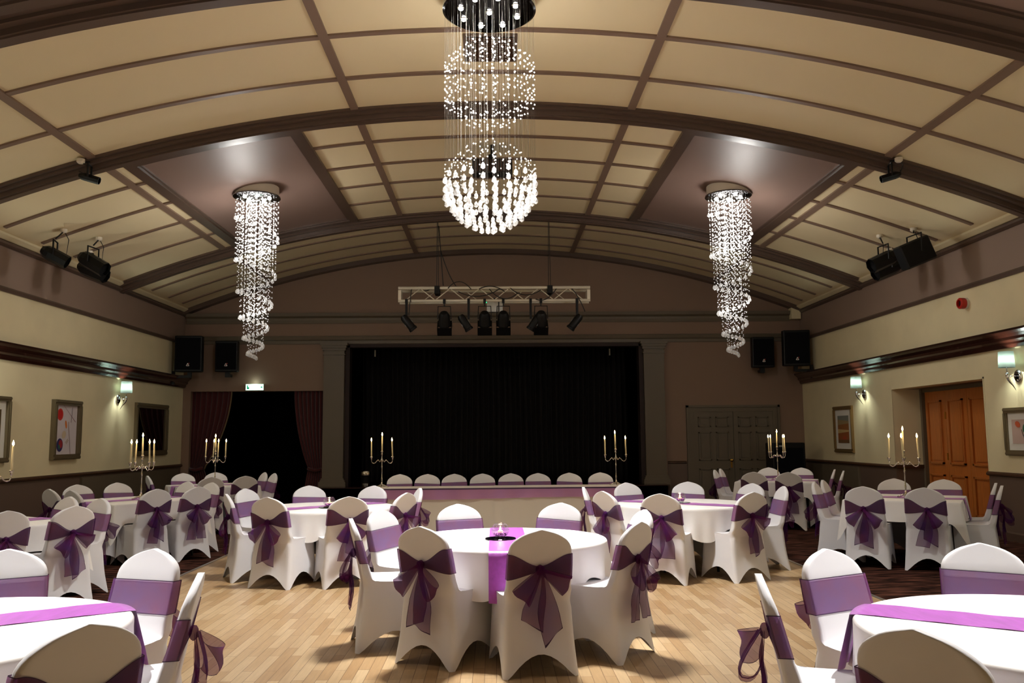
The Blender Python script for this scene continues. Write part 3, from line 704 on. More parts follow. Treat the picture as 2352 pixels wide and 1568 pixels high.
def truss_lamp(x, small, aim, label):
    off = {.6: .03, -.6: -.03, .45: -.08, -.45: .08}.get(aim[0], 0)
    root = empty('stage_lamp', (x, TY-.13, 4.13), 0, label, 'stage light', 'lamps hanging from the truss')
    MB().box(-.025, .025, -.035, .035, -.05, .035).build('clamp', M['blackmetal'], root)
    a = Vector(aim).normalized(); side = a.cross(Vector((0, 0, 1)))
    side = side.normalized()
    rt = Matrix((side, a.cross(side)*-1, a)).transposed().to_4x4()
    if small:
        c = Vector((off, 0, -.42)); mt = Matrix.Translation(c) @ rt
        MB().box(-.022, .022, -.022, .022, -.36, -.02).build('drop_arm', M['blackmetal'], root)
        MB().lathe([(0, -.16), (.05, -.16), (.075, -.11), (.075, .13), (.085, .14), (.085, .18), (.07, .18), (.066, .12), (0, .12)], 14, 0, mtx=mt).build('body', M['blackmetal'], root, smooth=True, angle=.5)
        MB().box(-.02, .02, -.079, -.074, 0, .05, mtx=mt).box(-.02, .02, .074, .079, 0, .05, mtx=mt).build('label_plate', M['labelpale'], root)
    else:
        c = Vector((0, 0, -.36)); mt = Matrix.Translation(c) @ rt
        MB().tube([(0, 0, -.04), (0, 0, -.11)], .012).build('drop_arm', M['blackmetal'], root)
        MB().tube([c+Vector((-.13, 0, 0)), (-.12, 0, -.11), (.12, 0, -.11), c+Vector((.13, 0, 0))], .010, 6).build('yoke', M['blackmetal'], root)
        MB().lathe([(0, -.15), (.07, -.15), (.11, -.08), (.115, .10), (.12, .11), (.12, .14), (.10, .14), (.095, .08), (0, .07)], 18, 0, mtx=mt).build('body', M['blackmetal'], root, smooth=True, angle=.5)
        MB().box(-.14, .14, -.13, -.12, .12, .30, mtx=mt).box(-.14, .14, .12, .13, .12, .26, mtx=mt).box(-.14, -.13, -.12, .12, .12, .22, mtx=mt).box(.13, .14, -.12, .12, .12, .22, mtx=mt).build('barn_doors', M['blackmetal'], root)
D_ = (0, .75, -.85)
for x, sm, aim, lb in ((-1.70, 1, (.6, .1, -.75), 'small black lamp on the end of the truss nearest the exit sign'),
                       (-.97, 0, D_, 'black barn door lamp, first of its kind from the exit sign end of the truss'),
                       (-.50, 1, (.45, .15, -.7), 'small black lamp on the truss between the first and second barn door lamps'),
                       (-.19, 0, D_, 'black barn door lamp beside the green light of the white box'),
                       (.17, 0, D_, 'black barn door lamp partly covering the white control box'),
                       (.70, 1, (-.45, .15, -.7), 'small black lamp just before the last barn door lamp on the truss'),
                       (.90, 0, D_, 'black barn door lamp, last of its kind toward the oak door end'),
                       (1.60, 1, (-.6, .1, -.75), 'small black lamp on the end of the truss nearest the olive doors')):
    truss_lamp(x, sm, aim, lb)
# pale stage lamp bars hanging inside the stage opening
for x, lb in ((-2.9, 'short pale rod hanging inside the stage top near the exit sign side'), (2.8, 'short pale rod hanging inside the stage top near the olive door side')):
    r = empty('hanging_rod', (x, 20.8, 3.62), 0, lb, 'rod')
    MB().tube([(0, 0, .9), (0, 0, 0)], .005, 6).build('wire', M['cable'], r)
    MB().tube([(0, 0, 0), (0, 0, -.16)], .018, 8).build('tube', M['truss'], r)

# ------------------------------------------------------------------ chandeliers
def big_crystal(b, c, r, mi=1):
    b.ico(c, r, 1, mi, sz=1.12, tip=.55)
def strand(parent, x, y, ztop, zbot, items, name='crystal_strand'):
    """wire with its beads: items = (z, radius, big)"""
    b = MB(); b.tube([(x, y, ztop), (x, y, zbot)], .0007, 3, 0)
    for z, r, big in items:
        if big: big_crystal(b, (x, y, z), r)
        else: b.ico((x, y, z), r, 1, 2)
    o = b.build(name, [M['wire'], M['crystal'], M['bead']], parent)
    return o
CX, CY = -.035, 8.10
ch = empty('crystal_chandelier', (CX, CY, 5.68), 0, 'large two sphere crystal chandelier hanging from a mirror disc', 'chandelier')
MB().lathe([(0, .0), (.44, 0), (.462, .012), (.462, .05), (.44, .07), (.30, .075), (.30, .2), (0, .2)], 56).build('disc', M['disc'], ch, smooth=True, angle=.5)
for k in range(9):
    a = 2*pi*k/8+.3; r = .29 if k < 8 else 0
    bb = MB().lathe([(0, -.004), (.034, -.004), (.038, .0), (.0, .002)], 16, 0, (r*math.cos(a), r*math.sin(a), -.002)).build('lamp_holder', M['chrome'], ch)
    MB().ico((r*math.cos(a), r*math.sin(a), -.012), .024, 2, sz=.6).build('bulb', M['bulb'], bb)
R1c, R2c, RS = -.74, -1.78, .445         # sphere centres below the disc, radius
rows = [(26, .44, None), (20, .415, -20), (18, .37, -33), (15, .31, -46), (11, .235, -59), (7, .14, -72), (3, .045, -85)]
for n, r, lat in rows:
    for k in range(n):
        a = 2*pi*(k+.5*(rows.index((n, r, lat)) % 2))/n+rnd.uniform(-.04, .04)
        x, y = r*math.cos(a), r*math.sin(a)
        h = math.sqrt(max(.0, RS*RS-r*r)); it = []
        j = lambda: rnd.uniform(-.018, .018)
        if lat is None:
            for zz in (-.2, -.12, -.04, .04, .12, .19): it.append((R1c+zz+j(), .0095, 0))
            for zz in (.14, .2, .08): it.append((R2c+zz+j(), .0085, 0))
            for zz in (.03, -.06, -.14): it.append((R2c+zz+.042*(k % 2), .026, 1))
            zb = R2c-.16
        else:
            it += [(R1c+h+j(), .0095, 0), (R1c-h+j(), .0095, 0), (R1c+h*rnd.uniform(.55, .9), .009, 0), (R1c-h*rnd.uniform(.6, .95), .009, 0)]
            it += [(R2c+h+j(), .0085, 0), (R2c+h*rnd.uniform(.6, .9), .008, 0)]
            zb = R2c-h; it.append((zb+.02, .028, 1))
            if lat > -60: it.append((zb+.075, .024, 1))
        strand(ch, x, y, 0, zb, it)

def spiral(loc, label, phase):
    root = empty('spiral_chandelier', loc, 0, label, 'chandelier', 'spiral crystal chandeliers on the mauve panels')
    MB().lathe([(0, 0), (.335, 0), (.345, .012), (.345, .16), (0, .16)], 48, 0, (0, 0, -.12)).build('canopy', M['canopy'], root, smooth=True, angle=.5)
    MB().lathe([(0, -.006), (.335, -.006), (.372, 0), (.372, .018), (.345, .022)], 48, 0, (0, 0, -.135)).build('rim', M['disc'], root, smooth=True, angle=.5)
    for k in range(5):
        a = 2*pi*k/5; r = .2
        MB().ico((r*math.cos(a), r*math.sin(a), -.15), .03, 2, sz=.7).build('bulb', M['bulb'], root)
    N = 96
    ZN_ = [(-.2, -.34), (0, -.46), (1, -1.15), (2, -1.66), (3, -2.08), (4, -2.41), (5, -2.66), (5.4, -2.74)]
    RN_ = [(-.2, .34), (1, .325), (2, .285), (3, .235), (4, .175), (5, .105), (5.4, .06)]
    for k in range(N):
        q = -.2+5.6*k/(N-1)
        z = interp(ZN_, q); r = interp(RN_, q); a = phase+2*pi*q
        x, y = r*math.cos(a)+.015, r*math.sin(a)
        it = [(z, .029, 1)]
        zz = -.19-rnd.uniform(0, .07)
        while zz > z+.06:
            it.append((zz, .0115 if zz > -1.2 else .0095, 0)); zz -= rnd.uniform(.075, .10)
        strand(root, x, y, -.14, z, it)
    return root
spiral((-3.82, 13.6, 5.50), 'spiral crystal chandelier on the mauve ceiling panel of the mirror wall side', pi)
spiral((3.82, 13.6, 5.50), 'spiral crystal chandelier on the mauve ceiling panel of the oak door side', pi*1.03)

# ------------------------------------------------------------------ chairs
def lerp(a, b, t): return a+(b-a)*t
YBK = [(0, -.272), (.2, -.245), (.45, -.232), (.6, -.262), (.75, -.297), (.91, -.335)]
WB = [(.45, .216), (.55, .210), (.70, .207), (.78, .205), (.81, .198), (.835, .182), (.858, .155), (.878, .120), (.892, .086), (.903, .045), (.908, .022), (.912, .005)]
def ybk(z): return interp(YBK, z)
def thick(z): return interp([(.5, .075), (.62, .055), (.8, .048), (.912, .03)], z)
NS, NC = 10, 4
def ring(wf, wb, yf, yb, rc, zf, zb, hem=None, flare=0.):
    """rounded rectangle, front at yf, back at yb; returns points with side parameter"""
    out = []
    def pt(x, y, c, s):
        t = (yf-y)/(yf-yb) if abs(yf-yb) > 1e-6 else 0
        w = lerp(wf, wb, t); xx = x*w; z = lerp(zf, zb, t)
        if hem is not None:
            k = 1-abs(s)**1.9
            z += hem*k
            xx *= 1+flare*(1-k)-.02*k; y2 = y+(math.copysign(1, y-(yf+yb)/2))*0
            y = (yf+yb)/2+(y-(yf+yb)/2)*(1+flare*(1-k)-.03*k)
        out.append((xx, y, z))
    ry = min(rc, abs(yf-yb)*.45); rx = rc/max(wf, .01); rx = min(rx, .9)
    # front left->right, right side, back, left side ; corners between
    for i in range(NS): s = -1+2*(i+.5)/NS; pt(s*(1-rx), yf, 0, s)
    for i in range(NC): a = -pi/2+pi/2*(i+.5)/NC; pt(1-rx+rx*math.cos(a), yf-ry-ry*math.sin(a)*1, 1, 1)
    for i in range(NS): s = -1+2*(i+.5)/NS; pt(1, lerp(yf-ry, yb+ry, (s+1)/2), 0, s)
    for i in range(NC): a = pi/2*(i+.5)/NC; pt(1-rx+rx*math.cos(a), yb+ry-ry*math.sin(a), 1, 1)
    for i in range(NS): s = -1+2*(i+.5)/NS; pt(-s*(1-rx), yb, 0, s)
    for i in range(NC): a = pi/2*(i+.5)/NC; pt(-(1-rx)-rx*math.sin(a), yb+ry-ry*math.cos(a), 1, 1)
    for i in range(NS): s = -1+2*(i+.5)/NS; pt(-1, lerp(yb+ry, yf-ry, (s+1)/2), 0, s)
    for i in range(NC): a = pi/2*(i+.5)/NC; pt(-(1-rx)-rx*math.cos(a), yf-ry+ry*math.sin(a), 1, 1)
    return out
def chair_cover():
    L = []
    for t in (0, .06, .14, .25, .38, .52, .66, .8, .92):
        z = .45*t
        k = (1-t)
        L.append(ring(lerp(.222, .222, t)+.012*k, lerp(.226, .218, t)+.012*k, .24+.022*k, ybk(z)-.012*k, .035, z, z*.98, .14*k**1.3, .035*k**2))
    for zf, zb, yf, rc in ((.448, .442, .236, .045), (.462, .452, .230, .045), (.472, .460, .214, .045), (.478, .466, .19, .045), (.480, .474, .13, .045), (.479, .484, .04, .04), (.477, .496, -.05, .035), (.478, .508, -.12, .03), (.488, .52, -.155, .022), (.508, .532, -.172, .02)):
        L.append(ring(.222 if yf > 0 else .217, .215, yf, ybk(zb), rc, zf, zb))
    for z in (.555, .60, .65, .70, .74, .775, .80, .82, .84, .852, .866, .879, .889, .897, .904, .908, .911):
        w = interp(WB, z); L.append(ring(w, w, ybk(z)+thick(z), ybk(z), min(.018, w*.5), z, z))
    b = MB(); n = len(L[0])
    for r in L: b.v += r
    for j in range(len(L)-1):
        for i in range(n):
            b.f.append((j*n+i, j*n+(i+1) % n, (j+1)*n+(i+1) % n, (j+1)*n+i)); b.m.append(0)
    o = len(L)-1; b.f.append(tuple(o*n+i for i in range(n))); b.m.append(0)
    return b
def back_ring(u, z, off):
    """point on the backrest contour, u in 0..1 around from the back centre"""
    w = interp(WB, z)+off; yb = ybk(z)-off; yf = ybk(z)+thick(z)+off; per = 2*(2*w)+2*(yf-yb); d = (u % 1)*per
    segs = [((0, yb), (w, yb)), ((w, yb), (w, yf)), ((w, yf), (-w, yf)), ((-w, yf), (-w, yb)), ((-w, yb), (0, yb))]
    for p, q in segs:
        l = math.hypot(q[0]-p[0], q[1]-p[1])
        if d <= l+1e-9: t = d/l; return (lerp(p[0], q[0], t), lerp(p[1], q[1], t))
        d -= l
    return (0, yb)
def ribbon(path, wdirs, widths, nw=8, ripple=.0, seed=0, slant=0.):
    r = random.Random(seed); ph = r.uniform(0, 6); n = len(path)
    cols = [-1, -.955]+[-.955+1.91*i/nw for i in range(1, nw)]+[.955, 1]
    path = [Vector(p) for p in path]; wd = [Vector(w).normalized() for w in wdirs]; widths = list(widths)
    if slant:
        path.insert(-1, path[-1]+(path[-2]-path[-1]).normalized()*.004); wd.insert(-1, wd[-1]); widths.insert(-1, widths[-1]); n += 1
    b = MB(); nc = len(cols)
    for k in range(n):
        t = (path[min(k+1, n-1)]-path[max(k-1, 0)]).normalized(); nm = t.cross(wd[k]).normalized(); q = k/(n-1)
        for s in cols:
            p = path[k]+wd[k]*(s*widths[k])+nm*(ripple*math.sin(3.2*s+ph+2*q)*min(1, 2*q))
            if slant and k > n*.6: p = p+t*(slant*s*(q-.6)/.4)
            b.v.append(tuple(p))
    for k in range(n-1):
        for i in range(nc-1):
            b.f.append((k*nc+i, k*nc+i+1, (k+1)*nc+i+1, (k+1)*nc+i))
            b.m.append(1 if i in (0, nc-2) or (slant and k == n-2) else 0)
    return b
COVER = chair_cover()
def smoothstep(t): t = max(0, min(1, t)); return t*t*(3-2*t)
def make_chair(seed, cover_mesh=None):
    r = random.Random(seed)
    root = empty('banquet_chair')
    if cover_mesh is None:
        cv = COVER.build('cover', M['cover'], root, smooth=True)
    else:
        cv = bpy.data.objects.new('cover', cover_mesh); COL.objects.link(cv); cv.parent = root
    # sash: flat band in front, gathered to the knot behind
    kz = .665+r.uniform(-.01, .015); kx = r.uniform(-.02, .02); dz = r.uniform(-.012, .02); tl = r.uniform(-.012, .012)
    def sash(u, v):
        x0, _ = back_ring(u, .68, 0); 
        yb = ybk(.68); _, yy = back_ring(u, .68, 0)
        backface = yy < yb+.012
        g = smoothstep(1-abs(x0-kx)/.205) if backface else 0
        zl, zh = .60+dz+tl*x0*5, .765+dz+tl*x0*5
        zl = lerp(zl, kz-.022, g); zh = lerp(zh, kz+.022, g)
        z = lerp(zl, zh, v)
        off = .004+(.006*g*abs(math.sin(pi*v*4)))
        x, y = back_ring(u, z, off)
        return (x, y, z)
    vv = [0, .022]+[.022+.956*q/10 for q in range(1, 10)]+[.978, 1]
    b = MB().grid(lambda u, v: sash(u, vv[round(v*12)]), 96, 12, closeu=True, mfn=lambda i, j: 1 if j in (0, 11) else (0 if 22 <= i < 74 else 2))
    sh = b.build('sash', [M['sash'], M['hem'], M['gather']], root, smooth=True)
    K = Vector((kx, ybk(kz)-.022, kz))
    b = MB(); V, F = ICO[2]
    b.add([(K.x+p[0]*.03*(1+.15*math.sin(5*p[2])), K.y+p[1]*.022, K.z+p[2]*.034*(1+.1*math.sin(7*p[0]))) for p in V], F)
    b.build('knot', M['bow'], sh, smooth=True)
    for sgn in (-1, 1):        # two loops that droop to the sides
        ang = math.radians(r.uniform(195, 250) if sgn < 0 else r.uniform(290, 345)); Ln = r.uniform(.15, .23); dep = r.uniform(.06, .15)
        d = Vector((math.cos(ang), 0, math.sin(ang))); wdir = Vector((-math.sin(ang), r.uniform(-.3, .1), math.cos(ang)))
        path, ws, wd = [], [], []
        for k in range(15):
            t = k/14; s = math.sin(pi*t)**.8
            p = K+d*(Ln*s)+Vector((0, -.012-dep*(.5-.5*math.cos(pi*t))*s - (.01 if t > .5 else 0), -.02*s))
            path.append(p); ws.append(.014+.056*s); wd.append(wdir)
        ribbon(path, wd, ws, 6, .008, r.random()).build('bow_loop', [M['bow'], M['hem']], sh, smooth=True)
    for sgn in (-1, 1):        # two tails
        Ln = r.uniform(.28, .42); spread = sgn*r.uniform(.02, .09)
        path, ws, wd = [], [], []
        for k in range(15):
            t = k/14; z = K.z-Ln*t
            y = min(K.y, ybk(z)-.014)-.012*math.sin(pi*t*1.5)**2-(.010 if sgn > 0 else .002)
            path.append(Vector((K.x+spread*t+.012*math.sin(4*t+seed), y, z))); ws.append(.014+.058*smoothstep(t*1.4)); wd.append(Vector((1, r.uniform(-.02, .02)+.12*math.sin(3*t+seed), 0)))
        ribbon(path, wd, ws, 8, .011, r.random(), r.uniform(-.07, .07)).build('bow_tail', [M['bow'], M['hem']], sh, smooth=True)
    return root
protos = []
for k in range(6):
    protos.append(make_chair(11+k*7, protos[0].children[0].data if protos else None))
used = set(); cnt = [0]
def place_chair(x, y, face, label, group):
    """(x, y) is where the crown of the backrest stands; face is the heading of the seat"""
    k = (cnt[0]*5+cnt[0]//6) % 6; cnt[0] += 1
    p = protos[k]
    if k in used: p = copy_tree(p)
    else: used.add(k)
    p.location = (x+math.cos(face)*.333, y+math.sin(face)*.333, .004 if abs(x) < 3.45 else 0); p.rotation_euler = (0, 0, face-pi/2)
    tag(p, label, 'chair', group)
    return p

# ------------------------------------------------------------------ round tables
ZT = .727
def near_chair(th, angs):
    return max([math.exp(-((abs((th-a+pi) % (2*pi)-pi))/.22)**2) for a in angs] or [0])
def round_table(c, phase, where, chair_angs, tname):
    root = empty('round_table', (c[0], c[1], .004), 0, 'round table under its white cloth, '+where, 'table', 'round dining tables')
    MB().lathe([(0, ZT-.045), (.745, ZT-.045), (.755, ZT-.035), (.755, ZT-.012), (.745, ZT-.006), (0, ZT-.006)], 48).build('tabletop', M['railwood'], root)
    for k in range(4):
        a = pi/4+k*pi/2; x, y = .42*math.cos(a), .42*math.sin(a)
        MB().tube([(x*.9, y*.9, ZT-.045), (x, y, .0)], .016, 8).build('leg', M['blackmetal'], root)
    def fn(u, v):
        th = 2*pi*u
        if v < .45:
            r = .762*v/.45; z = ZT+.0035
            return (c[0]+r*math.cos(th), c[1]+r*math.sin(th), z)
        if v < .55:
            a = (v-.45)/.1*pi/2; r = .762+.016*math.sin(a); z = ZT+.0035-.016*(1-math.cos(a))
            return (c[0]+r*math.cos(th), c[1]+r*math.sin(th), z)
        t = (v-.55)/.45; nc = near_chair(th, chair_angs)
        drop = (.31+.05*math.cos(4*th+phase))*(1-nc)+.225*nc
        f = math.sin(11*th+phase)+.6*math.sin(17*th+2*phase)+.35*math.sin(29*th)
        r = .780+t**1.1*(.018+.034*f)*(1-.55*nc)
        return (c[0]+r*math.cos(th), c[1]+r*math.sin(th), ZT-.0125-(drop-.016)*t)
    o = MB().grid(fn, 240, 40, closeu=True).build('tablecloth', M['linen'], smooth=True)
    tag(o, 'white cloth on the round table '+where, 'tablecloth', 'cloths on the round tables')
    return fn
def table_runner(c, ang, off, label, half=.14, R=.779, drop=.30, squarehalf=None, zt=ZT):
    """strip across the table through offset off, falling over both ends"""
    d = Vector((math.cos(ang), math.sin(ang), 0)); n = Vector((-math.sin(ang), math.cos(ang), 0)); C0 = Vector((c[0], c[1], 0))+n*off
    b = MB(); rows_ = []
    nu, nw = 56, 8
    for k in range(nu+1):
        for i in range(nw+1):
            w = lerp(-half, half, i/nw)
            L = math.sqrt(max(.01, R*R-(off+w)**2)) if squarehalf is None else squarehalf+.012
            s = lerp(-(L+drop), L+drop, k/nu); z = zt+.0065+.0012*math.sin(26*s+3*i)
            if abs(s) > L-.01:
                e = abs(s)-(L-.01); hz = min(e, .03); z = zt+.0065-max(0, e-.008); s2 = math.copysign(L+.010+.062*min(1, e/.28)+.010*math.sin(i*1.1+1)*min(1, e/.2), s)
            else: s2 = s
            p = C0+d*s2+n*w; b.v.append((p.x, p.y, z))
    for k in range(nu):
        for i in range(nw): b.f.append((k*(nw+1)+i, k*(nw+1)+i+1, (k+1)*(nw+1)+i+1, (k+1)*(nw+1)+i)); b.m.append(0)
    o = b.build('table_runner', M['runner'], smooth=True)
    return tag(o, label, 'table runner', 'purple table runners')
RT = {
 'C': ((.07, 6.72), 'in the middle of the dance floor', [(-.34, 7.76), (.59, 7.79), (.29, 5.52), (-.51, 5.81), (-1.08, 6.45), (-.98, 7.28), (1.00, 5.98), (1.21, 6.98)]),
 'ML': ((-1.93, 9.96), 'below the spiral chandelier of the mirror wall side', [(-2.35, 11.01), (-1.5, 10.85), (-2.31, 8.85), (-1.48, 8.86), (-2.92, 9.46), (-3.0, 10.45), (-.94, 9.40), (-.87, 10.25)]),
 'MR': ((2.16, 9.97), 'below the spiral chandelier of the oak door side', [(1.65, 11.02), (2.47, 11.12), (1.01, 10.14), (1.14, 9.36), (1.67, 8.85), (2.67, 8.95), (3.16, 10.60), (3.33, 9.95)]),
 'FL': ((-2.33, 3.67), 'in the near corner, mirror wall side', [(-1.84, 4.80), (-1.29, 3.92), (-1.30, 2.86), (-2.66, 4.85)]),
 'FR': ((2.24, 3.45), 'in the near corner, oak door side', [(1.69, 4.50), (2.60, 4.67), (1.1, 3.72), (1.25, 2.64)]),
}
CHL = {
 'C': ['behind the centre round table, facing the camera, left of its two', 'behind the centre round table, facing the camera, right of its two', 'at the centre round table, back turned, right of the two nearest', 'at the centre round table, back turned, left of the two nearest',
       'seen edge-on at the left side of the centre round table', 'with a reddish lit sash behind the edge-on chair at the centre table', 'turned away at the right side of the centre round table', 'mostly hidden behind the turned chair at the right of the centre table'],
 'ML': ['behind the left middle round table, beside its glass candle bowl', 'behind the left middle round table, below the silver candelabrum', 'back turned at the left middle round table, left of two', 'back turned at the left middle round table, right of two',
        'seen edge-on at the far left of the left middle round table', 'facing right, beside the edge-on chair of the left middle table', 'back turned at the right side of the left middle round table', 'peeping out right of the left middle table, against the head table'],
 'MR': ['behind the right middle round table, beside the head table candelabrum', 'behind the right middle round table, beside its glass candle bowl', 'narrow and tilted, left of the right middle table, against the head table', 'back turned at the left side of the right middle round table',
        'back turned at the right middle table, below its candle bowl', 'back turned at the right middle round table, right of two', 'half hidden behind the right middle round table, right of the far pair', 'seen edge-on at the right side of the right middle round table'],
 'FL': ['facing the camera at the near left round table, beside the carpet edge', 'edge-on beside the near left round table, big bow over the floor', 'cropped by the bottom edge, back turned at the near left table', 'cropped by the left photo edge behind the near left table'],
 'FR': ['facing the camera at the near right table, nearest the dance floor', 'facing the camera at the near right table, on the carpet side', 'edge-on beside the near right round table, bow over the floor', 'cropped by the bottom edge, back turned at the near right table'],
}
RUN = {'C': (pi/2, -.02, 'purple satin runner crossing the centre round table under a candle bowl'),
       'ML': (.74, .02, 'purple satin runner across the left middle round table'),
       'MR': (-.68, -.06, 'purple satin runner across the right middle round table'),
       'FL': (.605, .06, 'purple satin runner across the near left round table'),
       'FR': (-.62, .0, 'purple satin runner across the near right round table')}
for k, (c, where, chairs) in RT.items():
    angs = [math.atan2(y-c[1], x-c[0]) for x, y in chairs]
    round_table(c, len(k)*1.7+c[0], where, angs, k)
    a, off, lb = RUN[k]; table_runner(c, a, off, lb, drop=.33 if k == 'C' else .26)
    for (x, y), s in zip(chairs, CHL[k]):
        place_chair(x, y, math.atan2(c[1]-y, c[0]-x), 'white covered chair '+s, 'white covered chairs with purple sashes')

# glass candle bowls on black mirror plates
def candle_bowl(x, y, where):
    z = ZT+.004+.006
    mp = MB().lathe([(0, 0), (.115, 0), (.118, .002), (.115, .004), (0, .004)], 40).build('mirror_plate', M['blackmirror'], smooth=True, angle=.4)
    mp.location = (x, y, z); tag(mp, 'round black mirror plate under the candle bowl on the '+where, 'plate', 'black mirror plates')
    root = empty('candle_bowl', (x, y, z+.004), 0, 'round glass candle bowl glowing on the '+where, 'candle bowl', 'glass candle bowls')
    out = [(.032, 0), (.04, .004), (.055, .02), (.068, .045), (.070, .062), (.062, .088), (.046, .106), (.046, .109)]
    inn = [(.043, .108), (.058, .086), (.066, .062), (.064, .046), (.05, .022), (.03, .010), (0, .009)]
    MB().lathe([(0, 0)]+out+inn, 32).build('bowl', M['glass'], root, smooth=True)
    b = MB(); r = random.Random(3)
    for k in range(60):
        a = r.uniform(0, 2*pi); rr = .045*math.sqrt(r.random()); b.ico((rr*math.cos(a), rr*math.sin(a), .016+r.uniform(0, .022)), .007, 1)
    g = b.build('gel_beads', M['gel'], root); g['kind'] = 'stuff'
    MB().lathe([(0, .036), (.02, .036), (.02, .052), (.017, .054), (0, .053)], 20).build('tea_light', M['wax'], root, smooth=True, angle=.5)
    MB().lathe([(0, .054), (.004, .058), (.0065, .066), (.004, .078), (0, .09)], 12).build('flame', M['flame'], root, smooth=True)
    l = light('POINT', 'tea_light_glow', (x, y, z+.085), .7, (1, .72, .45)); l.data.shadow_soft_size = .015
candle_bowl(.035, 6.65, 'centre round table'); candle_bowl(-1.86, 9.80, 'left middle round table'); candle_bowl(2.12, 9.99, 'right middle round table')

# ------------------------------------------------------------------ square tables along the walls
def square_table(c, phi, where, cand):
    root = empty('square_table', (c[0], c[1], 0), phi, 'square table under its white cloth, '+where, 'table', 'square dining tables')
    H = .61
    MB().box(-H, H, -H, H, ZT-.04, ZT-.006).build('tabletop', M['railwood'], root)
    for sx in (-1, 1):
        for sy in (-1, 1): MB().tube([(sx*.50, sy*.50, ZT-.04), (sx*.52, sy*.52, 0)], .016, 8).build('leg', M['blackmetal'], root)
    ca, sa = math.cos(phi), math.sin(phi)
    def fn(u, v):
        th = 2*pi*u
        cx, sx = math.cos(th), math.sin(th); m = max(abs(cx), abs(sx))
        px_, py_ = cx/m, sx/m
        corner = min(abs(px_), abs(py_))       # 1 at the corners
        hh = H+.008
        if v < .4:
            r = v/.4; x, y, z = px_*hh*r, py_*hh*r, ZT+.0035
        elif v < .5:
            a = (v-.4)/.1*pi/2; x, y, z = px_*(hh+.01*math.sin(a)), py_*(hh+.01*math.sin(a)), ZT+.0035-.01*(1-math.cos(a))
        else:
            t = (v-.5)/.5; q = smoothstep((corner-.72)/.28)
            drop = .235+.24*q**1.6; o = .012+.02*t+t*(.02*math.sin(9*th+phi*5)*(1-q))+.05*q*t
            k = hh+o
            x, y = px_*k, py_*k
            z = ZT-.0065-(drop-.01)*t
        return (c[0]+x*ca-y*sa, c[1]+x*sa+y*ca, z)
    o = MB().grid(fn, 240, 36, closeu=True).build('tablecloth', M['linen'], smooth=True)
    tag(o, 'white cloth with hanging corners on the square table '+where, 'tablecloth', 'cloths on the square tables')
    table_runner(c, phi, 0, 'purple satin runner on the square table, '+where, squarehalf=H, drop=.24)
SQ = {
 'R1': ((4.99, 10.51), -.546, 'before the oak doors', [(4.17, 9.81, 0), (4.71, 9.49, 0), (5.32, 11.51, 2), (5.83, 11.2, 2), (5.975, 10.25, 1), (5.74, 9.73, 1), (4.26, 11.29, 3), (3.96, 10.79, 3)],
        ['back turned before the oak door table, left of two', 'back turned before the oak door table, right of two', 'behind the oak door table, left of its candelabrum stem', 'behind the oak door table, in front of the oak doors', 'edge-on at the far end of the oak door table, partly covered', 'edge-on at the end of the oak door table, nearest the wall corner', 'tilted, red sash, upper of the overlapping pair by the oak door table', 'tilted, red sash, front of the overlapping pair by the oak door table']),
 'R2': ((4.815, 14.764), -.411, 'by the olive double doors', [(4.16, 13.94, 0), (4.65, 13.72, 0), (5.0, 15.8, 2), (5.52, 15.57, 2), (5.78, 14.65, 1), (5.70, 14.08, 1), (4.0, 15.44, 3), (3.76, 14.9, 3)],
        ['back turned at the olive door table, left of two', 'back turned with creased crown at the olive door table, right of two', 'behind the olive door table, beside its candelabrum stem', 'behind the olive door table, in front of the black floor speaker', 'edge-on at the wall end of the olive door table, farther one', 'edge-on at the wall end of the olive door table, nearer one', 'leaning against the olive doors, right of a narrow pair', 'leaning against the olive doors, left of a narrow pair']),
 'L2': ((-4.70, 11.45), .922, 'below the red disc print', [(-4.08, 10.61, 0), (-3.74, 11.06, 0), (-5.65, 11.85, 2), (-5.31, 12.3, 2), (-4.35, 12.44, 1), (-3.9, 12.1, 1), (-5.5, 10.81, 3), (-5.07, 10.48, 3)],
        ['back turned at the five candle table, left of two', 'back turned at the five candle table, right of two', 'behind the five candle table, partly covered by a turned chair', 'behind the five candle table, left of the candelabrum', 'brightly lit at the right end of the five candle table, farther one', 'brightly lit at the right end of the five candle table, nearer one', 'dark, turned away at the far left of the five candle table', 'dark backed, between other chairs left of the five candle table']),
 'L3': ((-4.79, 14.83), .553, 'by the maroon curtain', [(-4.49, 13.85, 0), (-4.03, 14.13, 0), (-5.55, 15.54, 2), (-5.07, 15.83, 2), (-4.1, 15.6, 1), (-3.81, 15.14, 1), (-5.79, 14.54, 3)],
        ['back turned at the table before the maroon curtain, left of two', 'back turned at the table before the maroon curtain, right of two', 'behind the table before the maroon curtain, below the mirror', 'behind the table before the maroon curtain, beside the candelabrum stem', 'against the dark doorway, left of a narrow pair', 'against the dark doorway, right of a narrow pair', 'dark and edge-on beside the taupe dado below the mirror']),
 'L1': ((-4.836, 8.33), .98, 'cut off by the photo edge', [(-4.14, 7.51, 0), (-3.81, 8.01, 0), (-4.03, 9.03, 1), (-4.5, 9.34, 1)],
        ['back turned, cut off by the left photo edge, sash on one side', 'back turned with long hanging bow, second from the left photo edge', 'with a reddish sash at the corner of the nearest wall-side table', 'small crown showing behind the chair with the long hanging bow']),
}
for k, (c, phi, where, chairs, labs) in SQ.items():
    square_table(c, phi, where, None)
    for (x, y, side), s in zip(chairs, labs):
        place_chair(x, y, phi+side*pi/2+pi/2, 'white covered chair '+s, 'white covered chairs with purple sashes')

